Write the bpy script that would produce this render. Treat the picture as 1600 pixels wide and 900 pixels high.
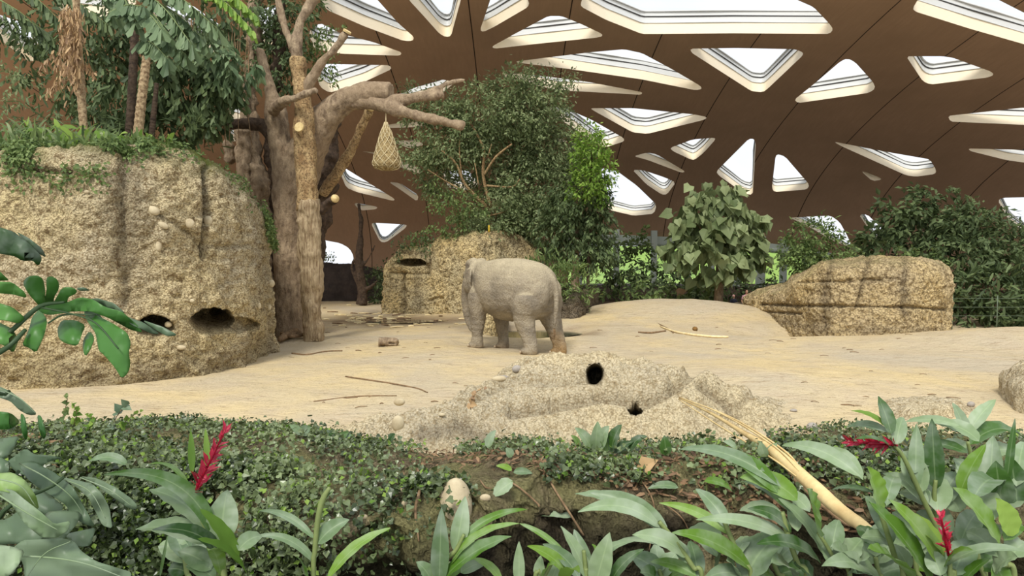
import bpy, bmesh, math, random
import numpy as np
from mathutils import Vector, noise, geometry
rng = np.random.default_rng(7); random.seed(7)
SC = bpy.context.scene
for o in list(bpy.data.objects): bpy.data.objects.remove(o)
COL = SC.collection

# ------------------------------------------------------------------ camera, sky, sun, exposure
F = 1067.0; TH = math.atan(50/F); CAMZ = 2.5
cam = bpy.data.objects.new('camera', bpy.data.cameras.new('camera')); COL.objects.link(cam)
cam.data.sensor_width = 36; cam.data.lens = 36*F/1600; cam.data.clip_end = 500
cam.location = (0, 0, CAMZ); cam.rotation_euler = (math.pi/2-TH, 0, 0)
SC.camera = cam
SC.view_settings.view_transform = 'Standard'; SC.view_settings.look = 'None'
SC.view_settings.exposure = 0.25; SC.view_settings.gamma = 1; SC.view_settings.use_curve_mapping = False
w = bpy.data.worlds.new('sky'); SC.world = w; w.use_nodes = True
nt = w.node_tree; nt.nodes.clear()
wo = nt.nodes.new('ShaderNodeOutputWorld'); bg = nt.nodes.new('ShaderNodeBackground')
tc = nt.nodes.new('ShaderNodeTexCoord'); sx = nt.nodes.new('ShaderNodeSeparateXYZ')
rp = nt.nodes.new('ShaderNodeValToRGB'); nz = nt.nodes.new('ShaderNodeTexNoise'); mx = nt.nodes.new('ShaderNodeMix')
mx.data_type = 'RGBA'; nz.inputs['Scale'].default_value = 3.0; nz.inputs['Detail'].default_value = 4
rp.color_ramp.elements[0].position = 0.0; rp.color_ramp.elements[0].color = (.92, .95, 1, 1)
rp.color_ramp.elements[1].position = .6; rp.color_ramp.elements[1].color = (.80, .88, 1, 1)
nt.links.new(tc.outputs['Generated'], sx.inputs[0]); nt.links.new(sx.outputs['Z'], rp.inputs[0])
nt.links.new(tc.outputs['Generated'], nz.inputs['Vector'])
cr = nt.nodes.new('ShaderNodeValToRGB'); cr.color_ramp.elements[0].position = .4; cr.color_ramp.elements[1].position = .62
nt.links.new(nz.outputs[0], cr.inputs[0]); nt.links.new(cr.outputs[0], mx.inputs['Factor'])
nt.links.new(rp.outputs[0], mx.inputs['A']); mx.inputs['B'].default_value = (.95, .97, 1, 1)
nt.links.new(mx.outputs['Result'], bg.inputs[0]); bg.inputs[1].default_value = 1.0
nt.links.new(bg.outputs[0], wo.inputs[0])
sun = bpy.data.objects.new('sun', bpy.data.lights.new('sun', 'SUN')); COL.objects.link(sun)
sun.data.energy = 2.6; sun.data.angle = math.radians(14); sun.data.color = (1, .965, .89)
sun.location = (0, -20, 60); sun.rotation_euler = (math.radians(38), math.radians(-14), 0)

# ------------------------------------------------------------------ pixel helpers
ct, st = math.cos(TH), math.sin(TH)
def W(px, py, d):
    xc = (px-800)/F; yc = -(py-450)/F
    dy = ct+yc*st; dz = yc*ct-st
    return np.array([xc/dy*d, d, CAMZ+dz/dy*d])
def G(px, py, z=0.):
    xc = (px-800)/F; yc = -(py-450)/F
    dy = ct+yc*st; dz = yc*ct-st
    return W(px, py, (z-CAMZ)/dz*dy)
def proj(V):
    V = np.asarray(V, float); x = V[:, 0]; y = V[:, 1]; z = V[:, 2]-CAMZ
    f = y*ct-z*st; u = y*st+z*ct
    return np.stack([800+F*x/f, 450-F*u/f], 1)
def pz(py, d): return W(800, py, d)[2]

# ------------------------------------------------------------------ noise
def _h(ix, iy, iz, s):
    n = (ix*374761393+iy*668265263+iz*2147483647+s*974711) & 0xffffffff
    n = ((n ^ (n >> 13))*1274126177) & 0xffffffff
    n = n ^ (n >> 16)
    return (n & 0xffff)/32767.5-1
def vn(P, s=0):
    P = np.asarray(P, float); I = np.floor(P).astype(np.int64); f = P-I; f = f*f*(3-2*f)
    r = 0
    for a in (0, 1):
        for b in (0, 1):
            for c in (0, 1):
                wt = (f[:, 0] if a else 1-f[:, 0])*(f[:, 1] if b else 1-f[:, 1])*(f[:, 2] if c else 1-f[:, 2])
                r = r+wt*_h(I[:, 0]+a, I[:, 1]+b, I[:, 2]+c, s)
    return r
def fbm(P, o=4, s=0, g=.5):
    P = np.asarray(P, float); r = 0; a = 1
    for i in range(o):
        r = r+a*vn(P*2**i+i*17.3, s+i); a *= g
    return r
def segdist(Q, poly):
    best = np.full(len(Q), 1e9)
    for a, b in zip(poly[:-1], poly[1:]):
        a = np.array(a, float); b = np.array(b, float); d = b-a
        t = np.clip(((Q-a)@d)/(d@d+1e-9), 0, 1)
        best = np.minimum(best, np.linalg.norm(Q-(a+t[:, None]*d), axis=1))
    return best

# ------------------------------------------------------------------ mesh helpers
ORG = {}
def tag(o, label=None, cat=None, group=None, kind=None):
    if label: o['label'] = label
    if cat: o['category'] = cat
    if group: o['group'] = group
    if kind: o['kind'] = kind
    return o
def thing(name, loc, label, cat, group=None, kind=None):
    o = bpy.data.objects.new(name, None); COL.objects.link(o); o.location = loc
    o.empty_display_size = .2
    ORG[o.name] = np.array(loc, float)
    return tag(o, label, cat, group, kind)
def mesh(name, V, Fs, smooth=True, attrs=None):
    V = np.asarray(V, float); me = bpy.data.meshes.new(name)
    if isinstance(Fs, np.ndarray):
        k = Fs.shape[1]; n = len(Fs)
        me.vertices.add(len(V)); me.vertices.foreach_set('co', V.ravel())
        me.loops.add(n*k); me.loops.foreach_set('vertex_index', Fs.ravel().astype(np.int32))
        me.polygons.add(n); me.polygons.foreach_set('loop_start', np.arange(0, n*k, k, dtype=np.int32))
        me.update(calc_edges=True)
    else:
        me.from_pydata(V.tolist(), [], [tuple(int(i) for i in f) for f in Fs]); me.update()
    if smooth: me.polygons.foreach_set('use_smooth', [True]*len(me.polygons))
    for k_, a in (attrs or {}).items():
        at = me.attributes.new(k_, 'FLOAT', 'POINT'); at.data.foreach_set('value', np.asarray(a, np.float32))
    return me
def obj(name, V, Fs, mat, parent=None, loc=None, smooth=True, attrs=None, **t):
    V = np.asarray(V, float)
    org = ORG[parent.name] if parent else np.array(loc if loc is not None else (0, 0, 0), float)
    me = mesh(name, V-org, Fs, smooth, attrs)
    if mat: me.materials.append(mat)
    o = bpy.data.objects.new(name, me); COL.objects.link(o)
    if parent: o.parent = parent
    else: o.location = org
    ORG[o.name] = org
    return tag(o, **t)
def cat_(parts):
    Vs = []; Fs = []; n = 0
    for V, f in parts:
        Vs.append(np.asarray(V, float)); Fs += [tuple(int(i)+n for i in q) for q in f]; n += len(V)
    return np.concatenate(Vs), Fs
def gridF(r, c, wrap=False):
    i, j = np.meshgrid(np.arange(r-1), np.arange(c if wrap else c-1), indexing='ij')
    j2 = (j+1) % c
    return np.stack([i*c+j, i*c+j2, (i+1)*c+j2, (i+1)*c+j], -1).reshape(-1, 4)
def spl(P, n):
    P = np.asarray(P, float)
    if len(P) == 2: P = np.stack([P[0], (P[0]+P[1])/2, P[1]])
    Q = np.concatenate([[2*P[0]-P[1]], P, [2*P[-1]-P[-2]]]); m = len(P)-1
    u = np.linspace(0, m-1e-6, n); k = u.astype(int); t = (u-k)[:, None]
    a, b, c, d = Q[k], Q[k+1], Q[k+2], Q[k+3]
    return .5*(2*b+(c-a)*t+(2*a-5*b+4*c-d)*t**2+(3*b-a-3*c+d)*t**3)
def tube(P, R, seg=8, n=None, rough=0., s=0):
    P = np.asarray(P, float); R = np.asarray(R, float)
    if R.ndim == 0: R = np.full(len(P), float(R))
    n = n or max(4, 3*len(P))
    A = spl(np.concatenate([P, R[:, None]], 1), n); P = A[:, :3]; R = np.maximum(A[:, 3], .0005)
    T = np.gradient(P, axis=0); T /= np.linalg.norm(T, axis=1)[:, None]+1e-9
    up = np.array([.13, .21, .97]) if abs(T[:, 2]).mean() < .8 else np.array([.97, .13, .1])
    U = np.cross(T, up); U /= np.linalg.norm(U, axis=1)[:, None]+1e-9; B = np.cross(T, U)
    a = np.linspace(0, 2*np.pi, seg, endpoint=False)
    V = P[:, None]+R[:, None, None]*(np.cos(a)[None, :, None]*U[:, None]+np.sin(a)[None, :, None]*B[:, None])
    V = V.reshape(-1, 3)
    if rough:
        rr = np.repeat(R, seg)[:, None]; c = np.repeat(P, seg, 0)
        V = c+(V-c)*(1+rough*fbm(V/np.maximum(rr, .02)*.9, 3, s)[:, None])
    f = [tuple(q) for q in gridF(n, seg, True)]
    f.append(tuple(range(seg))[::-1]); f.append(tuple(range((n-1)*seg, n*seg)))
    return V, f
def tpx(pts, seg=8, n=None, rough=0., s=0):
    P = [W(a, b, d) for a, b, d, r in pts]; R = [r*d/F for a, b, d, r in pts]
    return tube(P, R, seg, n, rough, s)
def ball(c, r, n=12, m=16):
    c = np.asarray(c, float); r = np.ones(3)*r
    V = []
    for i in range(1, n):
        for j in range(m):
            p = np.pi*i/n; q = 2*np.pi*j/m
            V.append((math.sin(p)*math.cos(q), math.sin(p)*math.sin(q), math.cos(p)))
    V = [(0, 0, 1)]+V+[(0, 0, -1)]
    f = [(0, 1+j, 1+(j+1) % m) for j in range(m)]
    for i in range(n-2):
        for j in range(m):
            a = 1+i*m+j; b = 1+i*m+(j+1) % m; f.append((a, a+m, b+m, b))
    e = len(V)-1; f += [(e, 1+(n-2)*m+(j+1) % m, 1+(n-2)*m+j) for j in range(m)]
    return np.array(V)*r+c, f
def box(a, b):
    (x0, y0, z0), (x1, y1, z1) = a, b
    V = [(x, y, z) for x in (x0, x1) for y in (y0, y1) for z in (z0, z1)]
    return np.array(V), [(0, 1, 3, 2), (4, 6, 7, 5), (0, 4, 5, 1), (2, 3, 7, 6), (0, 2, 6, 4), (1, 5, 7, 3)]
def fuse(V, Fs, voxel, it=6, fac=.5):
    me = mesh('tmp', V, Fs); o = bpy.data.objects.new('tmp', me); COL.objects.link(o)
    m = o.modifiers.new('r', 'REMESH'); m.mode = 'VOXEL'; m.voxel_size = voxel
    m = o.modifiers.new('s', 'SMOOTH'); m.iterations = it; m.factor = fac
    dg = bpy.context.evaluated_depsgraph_get(); dg.update(); e = o.evaluated_get(dg); m2 = e.to_mesh()
    n = len(m2.vertices); co = np.empty(n*3); m2.vertices.foreach_get('co', co)
    nf = len(m2.polygons); f = np.empty(nf*4, np.int32)
    f = [tuple(p.vertices) for p in m2.polygons]
    e.to_mesh_clear(); bpy.data.objects.remove(o); bpy.data.meshes.remove(me)
    if all(len(q) == 4 for q in f): f = np.array(f)
    return co.reshape(-1, 3), f
def vnorm(V, Fq):
    N = np.zeros_like(V)
    if isinstance(Fq, np.ndarray):
        fn = np.cross(V[Fq[:, 2]]-V[Fq[:, 0]], V[Fq[:, -1]]-V[Fq[:, 1]])
        for k in range(Fq.shape[1]): np.add.at(N, Fq[:, k], fn)
    else:
        for q in Fq:
            n_ = np.cross(V[q[2]]-V[q[0]], V[q[-1]]-V[q[1]]); N[list(q)] += n_
    return N/(np.linalg.norm(N, axis=1)[:, None]+1e-12)

# ------------------------------------------------------------------ materials
def srgb(r, g, b):
    return tuple(((c/255)/12.92 if c/255 <= .04045 else ((c/255+.055)/1.055)**2.4) for c in (r, g, b))+(1,)
class MT:
    def __init__(s, name, rough=.8, spec=.3):
        s.m = bpy.data.materials.new(name); s.m.use_nodes = True; s.t = s.m.node_tree
        s.b = s.t.nodes['Principled BSDF']; s.b.inputs['Roughness'].default_value = rough
        s.b.inputs['Specular IOR Level'].default_value = spec
        s.out = s.t.nodes['Material Output']; s.co = s.N('ShaderNodeTexCoord').outputs['Object']
    def N(s, k): return s.t.nodes.new(k)
    def L(s, a, b): s.t.links.new(a, b)
    def map(s, sc=(1, 1, 1), rot=(0, 0, 0)):
        n = s.N('ShaderNodeMapping'); n.inputs['Scale'].default_value = sc; n.inputs['Rotation'].default_value = rot
        s.L(s.co, n.inputs[0]); return n.outputs[0]
    def noise(s, scale, detail=4, vec=None, rough=.55, dist=0):
        n = s.N('ShaderNodeTexNoise'); n.inputs['Scale'].default_value = scale; n.inputs['Detail'].default_value = detail
        n.inputs['Roughness'].default_value = rough; n.inputs['Distortion'].default_value = dist
        s.L(vec or s.co, n.inputs['Vector']); return n.outputs[0]
    def vor(s, scale, vec=None, feat='F1'):
        n = s.N('ShaderNodeTexVoronoi'); n.inputs['Scale'].default_value = scale; n.feature = feat
        s.L(vec or s.co, n.inputs['Vector']); return n.outputs['Distance']
    def ramp(s, f, els):
        n = s.N('ShaderNodeValToRGB'); e = n.color_ramp.elements
        while len(e) < len(els): e.new(.5)
        for q, (p, c) in zip(e, els): q.position = p; q.color = c if len(c) == 4 else tuple(c)+(1,)
        s.L(f, n.inputs[0]); return n.outputs[0]
    def mix(s, f, a, b, mode='MIX'):
        n = s.N('ShaderNodeMix'); n.data_type = 'RGBA'; n.blend_type = mode
        for k, v in (('Factor', f), ('A', a), ('B', b)):
            if isinstance(v, (int, float)): n.inputs[0].default_value = v
            elif isinstance(v, tuple): n.inputs[k].default_value = v
            else: s.L(v, n.inputs[0] if k == 'Factor' else n.inputs[k])
        return n.outputs['Result']
    def attr(s, a):
        n = s.N('ShaderNodeAttribute'); n.attribute_name = a; return n.outputs['Fac']
    def col(s, c):
        if isinstance(c, tuple): s.b.inputs['Base Color'].default_value = c
        else: s.L(c, s.b.inputs['Base Color'])
        return s
    def bump(s, h, st_, dist):
        n = s.N('ShaderNodeBump'); n.inputs['Strength'].default_value = st_; n.inputs['Distance'].default_value = dist
        s.L(h, n.inputs['Height'])
        if s.b.inputs['Normal'].links: s.L(s.b.inputs['Normal'].links[0].from_socket, n.inputs['Normal'])
        s.L(n.outputs[0], s.b.inputs['Normal']); return s
def leafmat(name, c1, c2, rough=.55, trans=.25, spec=.25, vein=False):
    m = MT(name, rough, spec); c = m.ramp(m.attr('var'), [(0, c1), (1, c2)])
    if vein:
        v = m.noise(9, 3); c = m.mix(m.ramp(v, [(.4, (0, 0, 0)), (.7, (1, 1, 1))]), c, m.mix(.14, c, (1, 1, 1, 1), 'MIX'))
        u = m.attr('rib'); c = m.mix(m.ramp(u, [(.0, (.5,)*3), (.10, (0,)*3)]), c, m.mix(.35, c, (.6, .75, .4, 1)))
    m.col(c)
    tr = m.N('ShaderNodeBsdfTranslucent'); ms = m.N('ShaderNodeMixShader'); ms.inputs[0].default_value = trans
    m.L(c, tr.inputs[0]); m.L(m.b.outputs[0], ms.inputs[1]); m.L(tr.outputs[0], ms.inputs[2]); m.L(ms.outputs[0], m.out.inputs[0])
    return m.m
def rockmat(name, light, mid, dark, stain_shade=srgb(70, 60, 52), peb=28., bs=1.0):
    m = MT(name, .95, .1)
    big = m.noise(.6, 4); c = m.mix(m.ramp(big, [(.35, (0,)*3), (.68, (1,)*3)]), mid, light)
    f1 = m.noise(7, 8, rough=.7); vv = m.vor(peb)
    c = m.mix(m.ramp(f1, [(.36, (1,)*3), (.48, (0,)*3)]), c, dark)
    c = m.mix(m.ramp(vv, [(.45, (0,)*3), (.78, (.75,)*3)]), c, dark)
    c = m.mix(m.attr('stain_shade'), c, m.mix(.35, stain_shade, c))  # real streaks, plus shade painted into the rock holes
    c = m.mix(m.attr('moss'), c, m.mix(m.noise(30, 3), srgb(70, 85, 40), srgb(120, 120, 60)))
    m.col(c); m.bump(f1, .9*bs, .16).bump(vv, .8*bs, .05); m.bump(m.noise(60, 3), .5, .02)
    return m.m
def plainmat(name, c, rough=.7, spec=.3, c2=None, sc=8, bump=.0, bd=.02, vec=None):
    m = MT(name, rough, spec); m.col(m.mix(m.ramp(m.noise(sc, 5, rough=.65), [(.35, (0,)*3), (.65, (1,)*3)]), c, c2 or c))
    if bump: m.bump(m.noise(sc*2, 6, rough=.7), bump, bd)
    return m.m
M = {}
m = MT('timber_ceiling', .6, .25)
gr = m.noise(3, 6, m.map((2.2, .14, 1.)), .65); gr2 = m.noise(.35, 3)
c = m.mix(gr, srgb(164, 132, 104), srgb(190, 157, 126)); c = m.mix(m.ramp(gr2, [(.35, (0,)*3), (.7, (.6,)*3)]), c, srgb(160, 131, 103))
s_ = m.N('ShaderNodeSeparateXYZ'); m.L(m.co, s_.inputs[0])
def mth(op, a, b=None):
    n = m.N('ShaderNodeMath'); n.operation = op
    for i, v in enumerate((a, b)):
        if v is None: continue
        if isinstance(v, (int, float)): n.inputs[i].default_value = v
        else: m.L(v, n.inputs[i])
    return n.outputs[0]
seam = mth('LESS_THAN', mth('ABSOLUTE', mth('SUBTRACT', mth('FRACT', mth('MULTIPLY', mth('ADD', s_.outputs['X'], 99.6), .2)), .5)), .006)
c = m.mix(seam, c, srgb(48, 34, 26)); m.col(c); M['ceil'] = m.m
m = MT('pale_timber_reveal', .6, .3); g_ = m.noise(6, 5, m.map((1, 1, 9)))
m.col(m.mix(g_, srgb(252, 240, 214), srgb(236, 218, 186))); M['reveal'] = m.m
M['frame'] = plainmat('grey_metal_frame', srgb(214, 214, 210), .4)
M['gasket'] = plainmat('dark_gasket', srgb(70, 68, 66), .5)
m = MT('skylight_foil', .15, .5); tb = m.N('ShaderNodeBsdfTransparent'); gl = m.N('ShaderNodeBsdfGlossy'); ms = m.N('ShaderNodeMixShader')
gl.inputs['Roughness'].default_value = .1; ms.inputs[0].default_value = .05; tb.inputs[0].default_value = (.97, .98, 1, 1)
m.L(tb.outputs[0], ms.inputs[1]); m.L(gl.outputs[0], ms.inputs[2]); m.L(ms.outputs[0], m.out.inputs[0]); M['foil'] = m.m
m = MT('enclosure_sand', 1., .05)
b1 = m.noise(.22, 5, rough=.6, dist=.6); b2 = m.noise(1.1, 5, dist=.4); sp = m.noise(34, 3, rough=.8); sp2 = m.noise(12, 4, rough=.75); st2 = m.noise(3.2, 6, m.map((.5, 1.6, 1)), .75)
c = m.mix(m.ramp(b1, [(.36, (0,)*3), (.62, (1,)*3)]), srgb(196, 182, 156), srgb(216, 194, 148))
c = m.mix(m.ramp(b2, [(.45, (0,)*3), (.72, (.7,)*3)]), c, srgb(198, 180, 152))
c = m.mix(m.ramp(st2, [(.56, (0,)*3), (.68, (.75,)*3)]), c, srgb(166, 144, 114))
c = m.mix(m.ramp(sp, [(.62, (0,)*3), (.67, (.85,)*3)]), c, srgb(110, 88, 62))
c = m.mix(m.ramp(sp2, [(.60, (0,)*3), (.70, (.7,)*3)]), c, srgb(140, 118, 86))
st3 = m.noise(5, 5, m.map((.6, 2.2, 1)), .8); c = m.mix(m.ramp(st3, [(.60, (0,)*3), (.66, (.7,)*3)]), c, srgb(128, 104, 74)); c = m.mix(m.attr('wet'), c, srgb(128, 106, 80)); c = m.mix(m.attr('earth'), c, m.mix(m.noise(20, 5), srgb(50, 42, 34), srgb(92, 78, 60)))
m.col(c); m.bump(m.noise(1.6, 4, rough=.6), .8, .12); m.bump(st2, .9, .1).bump(sp2, .6, .03); M['sand'] = m.m
M['rockL'] = rockmat('left_conglomerate', srgb(240, 218, 164), srgb(220, 204, 170), srgb(140, 118, 84))
M['rockM'] = rockmat('middle_conglomerate', srgb(242, 214, 152), srgb(212, 196, 156), srgb(120, 104, 74), peb=16)
M['rockR'] = rockmat('right_conglomerate', srgb(232, 206, 152), srgb(202, 182, 144), srgb(122, 104, 76), peb=16)
M['rockO'] = rockmat('outcrop_sandstone', srgb(226, 208, 168), srgb(212, 198, 168), srgb(168, 148, 112), peb=30, bs=.8)
M['rockG'] = rockmat('grey_ledge', srgb(150, 136, 112), srgb(124, 112, 94), srgb(66, 58, 48), peb=20)
m = MT('bank_soil', 1, .1); a = m.noise(9, 8, rough=.7); b = m.noise(2, 4); v = m.vor(30)
c = m.mix(m.ramp(a, [(.35, (0,)*3), (.65, (1,)*3)]), srgb(78, 68, 54), srgb(152, 138, 108)); c = m.mix(m.ramp(b, [(.42, (0,)*3), (.6, (.8,)*3)]), c, srgb(142, 138, 92))
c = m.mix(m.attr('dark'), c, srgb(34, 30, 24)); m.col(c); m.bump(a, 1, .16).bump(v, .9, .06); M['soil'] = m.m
M['leaf_fig'] = leafmat('fig_leaf', srgb(96, 112, 70), srgb(158, 170, 122), trans=.35)
M['leaf_dark'] = leafmat('dark_leaf', srgb(60, 76, 46), srgb(112, 128, 84), trans=.3)
M['leaf_mid'] = leafmat('mid_leaf', srgb(76, 98, 52), srgb(130, 148, 88), trans=.3)
M['leaf_bright'] = leafmat('bright_leaf', srgb(92, 128, 44), srgb(150, 178, 82), trans=.35)
M['leaf_palm'] = leafmat('fishtail_leaf', srgb(72, 92, 60), srgb(126, 146, 106), rough=.5, trans=.25)
M['leaf_brown'] = leafmat('dried_leaf', srgb(132, 104, 78), srgb(192, 160, 116), trans=.15)
M['ivy'] = leafmat('ivy_leaf', srgb(52, 66, 34), srgb(128, 142, 96), rough=.33, trans=.15, spec=.55)
M['gpale'] = leafmat('ginger_pale_sheen', srgb(92, 116, 78), srgb(140, 160, 118), rough=.42, trans=.15, vein=True)  # lighter base colour carries part of the sky sheen on the blades
M['ggreen'] = leafmat('ginger_green', srgb(78, 116, 36), srgb(122, 156, 58), rough=.45, trans=.25, vein=True)
M['gdark'] = leafmat('ginger_dark', srgb(44, 74, 30), srgb(74, 108, 46), rough=.42, trans=.2, vein=True)
M['monst'] = leafmat('monstera_green', srgb(38, 88, 30), srgb(84, 132, 58), rough=.4, trans=.2, spec=.35)
M['mgrey'] = leafmat('monstera_grey', srgb(72, 94, 66), srgb(112, 130, 100), rough=.42, trans=.1, spec=.4)
M['stem'] = plainmat('green_stem', srgb(128, 140, 84), .5, .3, srgb(104, 118, 70))
M['dstem'] = plainmat('dark_stem', srgb(52, 72, 42), .5, .3)
m = MT('red_bract', .4, .4); m.col(m.mix(m.attr('var'), srgb(150, 16, 44), srgb(200, 50, 78))); M['red'] = m.m
m = MT('grey_bark', .9, .15); b = m.noise(3, 6, m.map((2.4, 2.4, 1.1)), .7); b2 = m.noise(1.1, 4)
c = m.mix(m.ramp(b, [(.35, (0,)*3), (.65, (1,)*3)]), srgb(116, 98, 80), srgb(186, 164, 134)); c = m.mix(m.ramp(b2, [(.45, (0,)*3), (.65, (.6,)*3)]), c, srgb(150, 128, 102))
m.col(c); m.bump(b, .9, .1).bump(m.noise(22, 4), .6, .03); M['bark'] = m.m
m = MT('tan_bark', .9, .15); b = m.noise(3, 6, m.map((2, 2, .8)), .7); v = m.noise(16, 5, rough=.7)
c = m.mix(m.ramp(b, [(.38, (0,)*3), (.62, (1,)*3)]), srgb(148, 118, 82), srgb(198, 170, 124)); c = m.mix(m.ramp(v, [(.4, (.8,)*3), (.52, (0,)*3)]), c, srgb(92, 72, 52))
m.col(c); m.bump(b, .7, .08).bump(v, .8, .05); M['tan'] = m.m
m = MT('stripped_wood', .85, .15); b = m.noise(4, 6, m.map((5, 5, .35)), .7)
c = m.mix(m.ramp(b, [(.36, (0,)*3), (.6, (1,)*3)]), srgb(136, 112, 84), srgb(204, 182, 146)); m.col(c); m.bump(b, 1, .08); M['wood'] = m.m
M['cut'] = plainmat('cut_wood', srgb(214, 192, 140), .8, .2, srgb(190, 162, 108))
M['litter'] = leafmat('dead_leaf_litter', srgb(92, 70, 52), srgb(150, 120, 88), trans=.1)
M['dbark'] = plainmat('dark_bark', srgb(96, 80, 66), .9, .1, srgb(62, 52, 44), 9, .8, .05)
M['palmt'] = plainmat('palm_trunk', srgb(196, 172, 134), .9, .1, srgb(120, 96, 72), 14, .8, .03)
m = MT('elephant_skin', .85, .15)
b = m.noise(2.2, 4); wv = m.noise(34, 4, m.map((1, 1, .75)), .7); v = m.vor(26, m.map((1, 1, .7)))
c = m.mix(m.ramp(b, [(.35, (0,)*3), (.65, (1,)*3)]), srgb(128, 118, 102), srgb(166, 154, 132))
c = m.mix(m.attr('pale_top'), c, srgb(212, 196, 160)); c = m.mix(m.attr('mud'), c, srgb(170, 134, 82)); c = m.mix(m.attr('dark'), c, srgb(92, 82, 72))
c = m.mix(m.ramp(wv, [(.4, (.3,)*3), (.55, (0,)*3)]), c, srgb(110, 98, 84))
m.col(c); m.bump(wv, .8, .04).bump(v, .6, .025); M['eleph'] = m.m
M['nail'] = plainmat('toenail', srgb(176, 158, 132), .6)
M['eye'] = plainmat('dark_eye', srgb(30, 22, 18), .2, .6)
m = MT('hay', .9, .1); b = m.noise(22, 5, rough=.8); m.col(m.mix(m.ramp(b, [(.35, (0,)*3), (.62, (1,)*3)]), srgb(120, 98, 62), srgb(206, 182, 132))); m.bump(b, 1, .06); M['hay'] = m.m
M['rope'] = plainmat('rope', srgb(206, 190, 150), .9)
M['darkwall'] = plainmat('dark_shotcrete', srgb(78, 68, 62), .9, .1, srgb(56, 50, 46), 2, .6, .1)
m = MT('pond_water', .08, .5); m.col(srgb(34, 52, 34)); m.bump(m.noise(5, 3), .15, .02); M['pond'] = m.m
m = MT('puddle_water', .06, .5); m.col(srgb(120, 104, 84)); M['puddle'] = m.m
M['post'] = plainmat('grey_green_steel', srgb(184, 194, 182), .5)
M['meadow'] = plainmat('meadow', srgb(142, 168, 84), .9, .1, srgb(116, 146, 70), .6)
M['peb'] = plainmat('pale_pebble', srgb(200, 186, 154), .85, .1, srgb(170, 154, 124), 6, .3)
M['gpeb'] = plainmat('grey_pebble', srgb(168, 160, 150), .8, .1, srgb(146, 138, 128), 6, .3)
M['bamboo'] = plainmat('bamboo', srgb(242, 226, 180), .6, .3, srgb(214, 190, 136), 10)
M['twig'] = plainmat('twig', srgb(152, 126, 96), .9, .1, srgb(104, 84, 62), 12, .5)
M['stalk'] = plainmat('dried_stalk', srgb(232, 208, 150), .6, .3, srgb(206, 176, 120), 5, .2)
M['dung'] = plainmat('dung', srgb(146, 112, 66), .95, .05, srgb(108, 82, 50), 14, .8)
M['skin'] = plainmat('skin', srgb(206, 160, 130), .6); M['pink'] = plainmat('pink_cloth', srgb(226, 120, 130), .8, .2, srgb(240, 220, 224), 22)
M['navy'] = plainmat('dark_cloth', srgb(50, 52, 64), .8); M['hair'] = plainmat('brown_hair', srgb(62, 40, 28), .6)
M['wire'] = plainmat('fence_wire', srgb(92, 104, 84), .5)

# ------------------------------------------------------------------ terrain
def sst(a, b, x): t = np.clip((x-a)/(b-a), 0, 1); return t*t*(3-2*t)
def gs(x, y, cx, cy, sx_, sy_): return np.exp(-((x-cx)/sx_)**2-((y-cy)/sy_)**2)
FEET = {'LF': (-.955, 18.70), 'LH': (.48, 17.50), 'RF': (-.24, 19.18), 'RH': (1.28, 18.12)}
def terr(x, y):
    x = np.asarray(x, float); y = np.asarray(y, float)
    z = .62*gs(x, y, 6.2, 29, 3.6, 3.0)+.30*gs(x, y, 9.5, 27.5, 3, 2)
    z = z+.42*gs(x, y, 15.2, 19.6, 3.6, 1.9)+.25*gs(x, y, 5, 13, 3, 2)
    z = z-.55*gs(x, y, .9, 22.9, 1.3, 1.1)-.18*gs(x, y, -4.6, 27.2, 2.4, 1.3)
    z = z-.50*gs(x, y, 9.9, 23.0, 2.2, 1.0)
    z = z-.14*gs(x, y, -.1, 19.5, 1.1, .75)-.16*gs(x, y, 1.5, 18.3, .9, .6)
    z = z-1.3*gs(x, y, 12.3, 36, 2.2, 1.6)
    z = z+.10*gs(x, y, -6.2, 20.3, .9, .6)
    P = np.stack([x*.5, y*.5, x*0], -1).reshape(-1, 3); P2 = np.stack([x*2.5, y*2.5, x*0], -1).reshape(-1, 3)
    z = z+(.03*fbm(P, 3, 5)+.016*fbm(P2, 3, 9)).reshape(z.shape)
    return z-.3*sst(11.5, 8.5, y)*0
def gh(x, y): return float(terr(np.array([x]), np.array([y]))[0])
def on(px, py, it=6):
    z = 0.
    for _ in range(it): p = G(px, py, z); z = gh(p[0], p[1])
    return G(px, py, z)
xs = np.linspace(-38, 46, 470); ys = 7.0*(62/7.0)**np.linspace(0, 1, 300)
X, Y = np.meshgrid(xs, ys); Z = terr(X, Y)
V = np.stack([X, Y, Z], -1).reshape(-1, 3)
wet = np.clip(gs(X, Y, -4.6, 26.8, 3.6, 2.2)*1.1+gs(X, Y, .9, 22.8, 2.2, 1.6)+.25*fbm(V*1.2, 3, 3).reshape(X.shape)-.15, 0, .8).ravel()
ear = np.clip(sst(31, 34, Y+.8*fbm(V*.6, 2, 8).reshape(X.shape)+(X > -9)*0)*(X > -2), 0, 1).ravel()
ear = np.maximum(ear, (sst(27.5, 29, Y)*(X > 16)).ravel())
obj('sand_floor', V, gridF(len(ys), len(xs)), M['sand'], attrs={'wet': wet, 'earth': ear}, kind='structure')
def pool(name, cx, cy, rx, ry, z, mat, label, cat):
    a = np.linspace(0, 2*np.pi, 40, endpoint=False); r = 1+.12*np.sin(3*a)+.07*np.sin(5*a+1)
    V = [(cx, cy, z)]+[(cx+rx*q*math.cos(t), cy+ry*q*math.sin(t), z) for t, q in zip(a, r)]
    obj(name, V, [(0, 1+i, 1+(i+1) % 40) for i in range(40)], mat, loc=(cx, cy, z), label=label, cat=cat)
pool('pond_water', .9, 22.9, 1.4, 1.2, -.13, M['pond'], 'dark green pond water visible behind the elephant between its legs', 'water')
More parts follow.
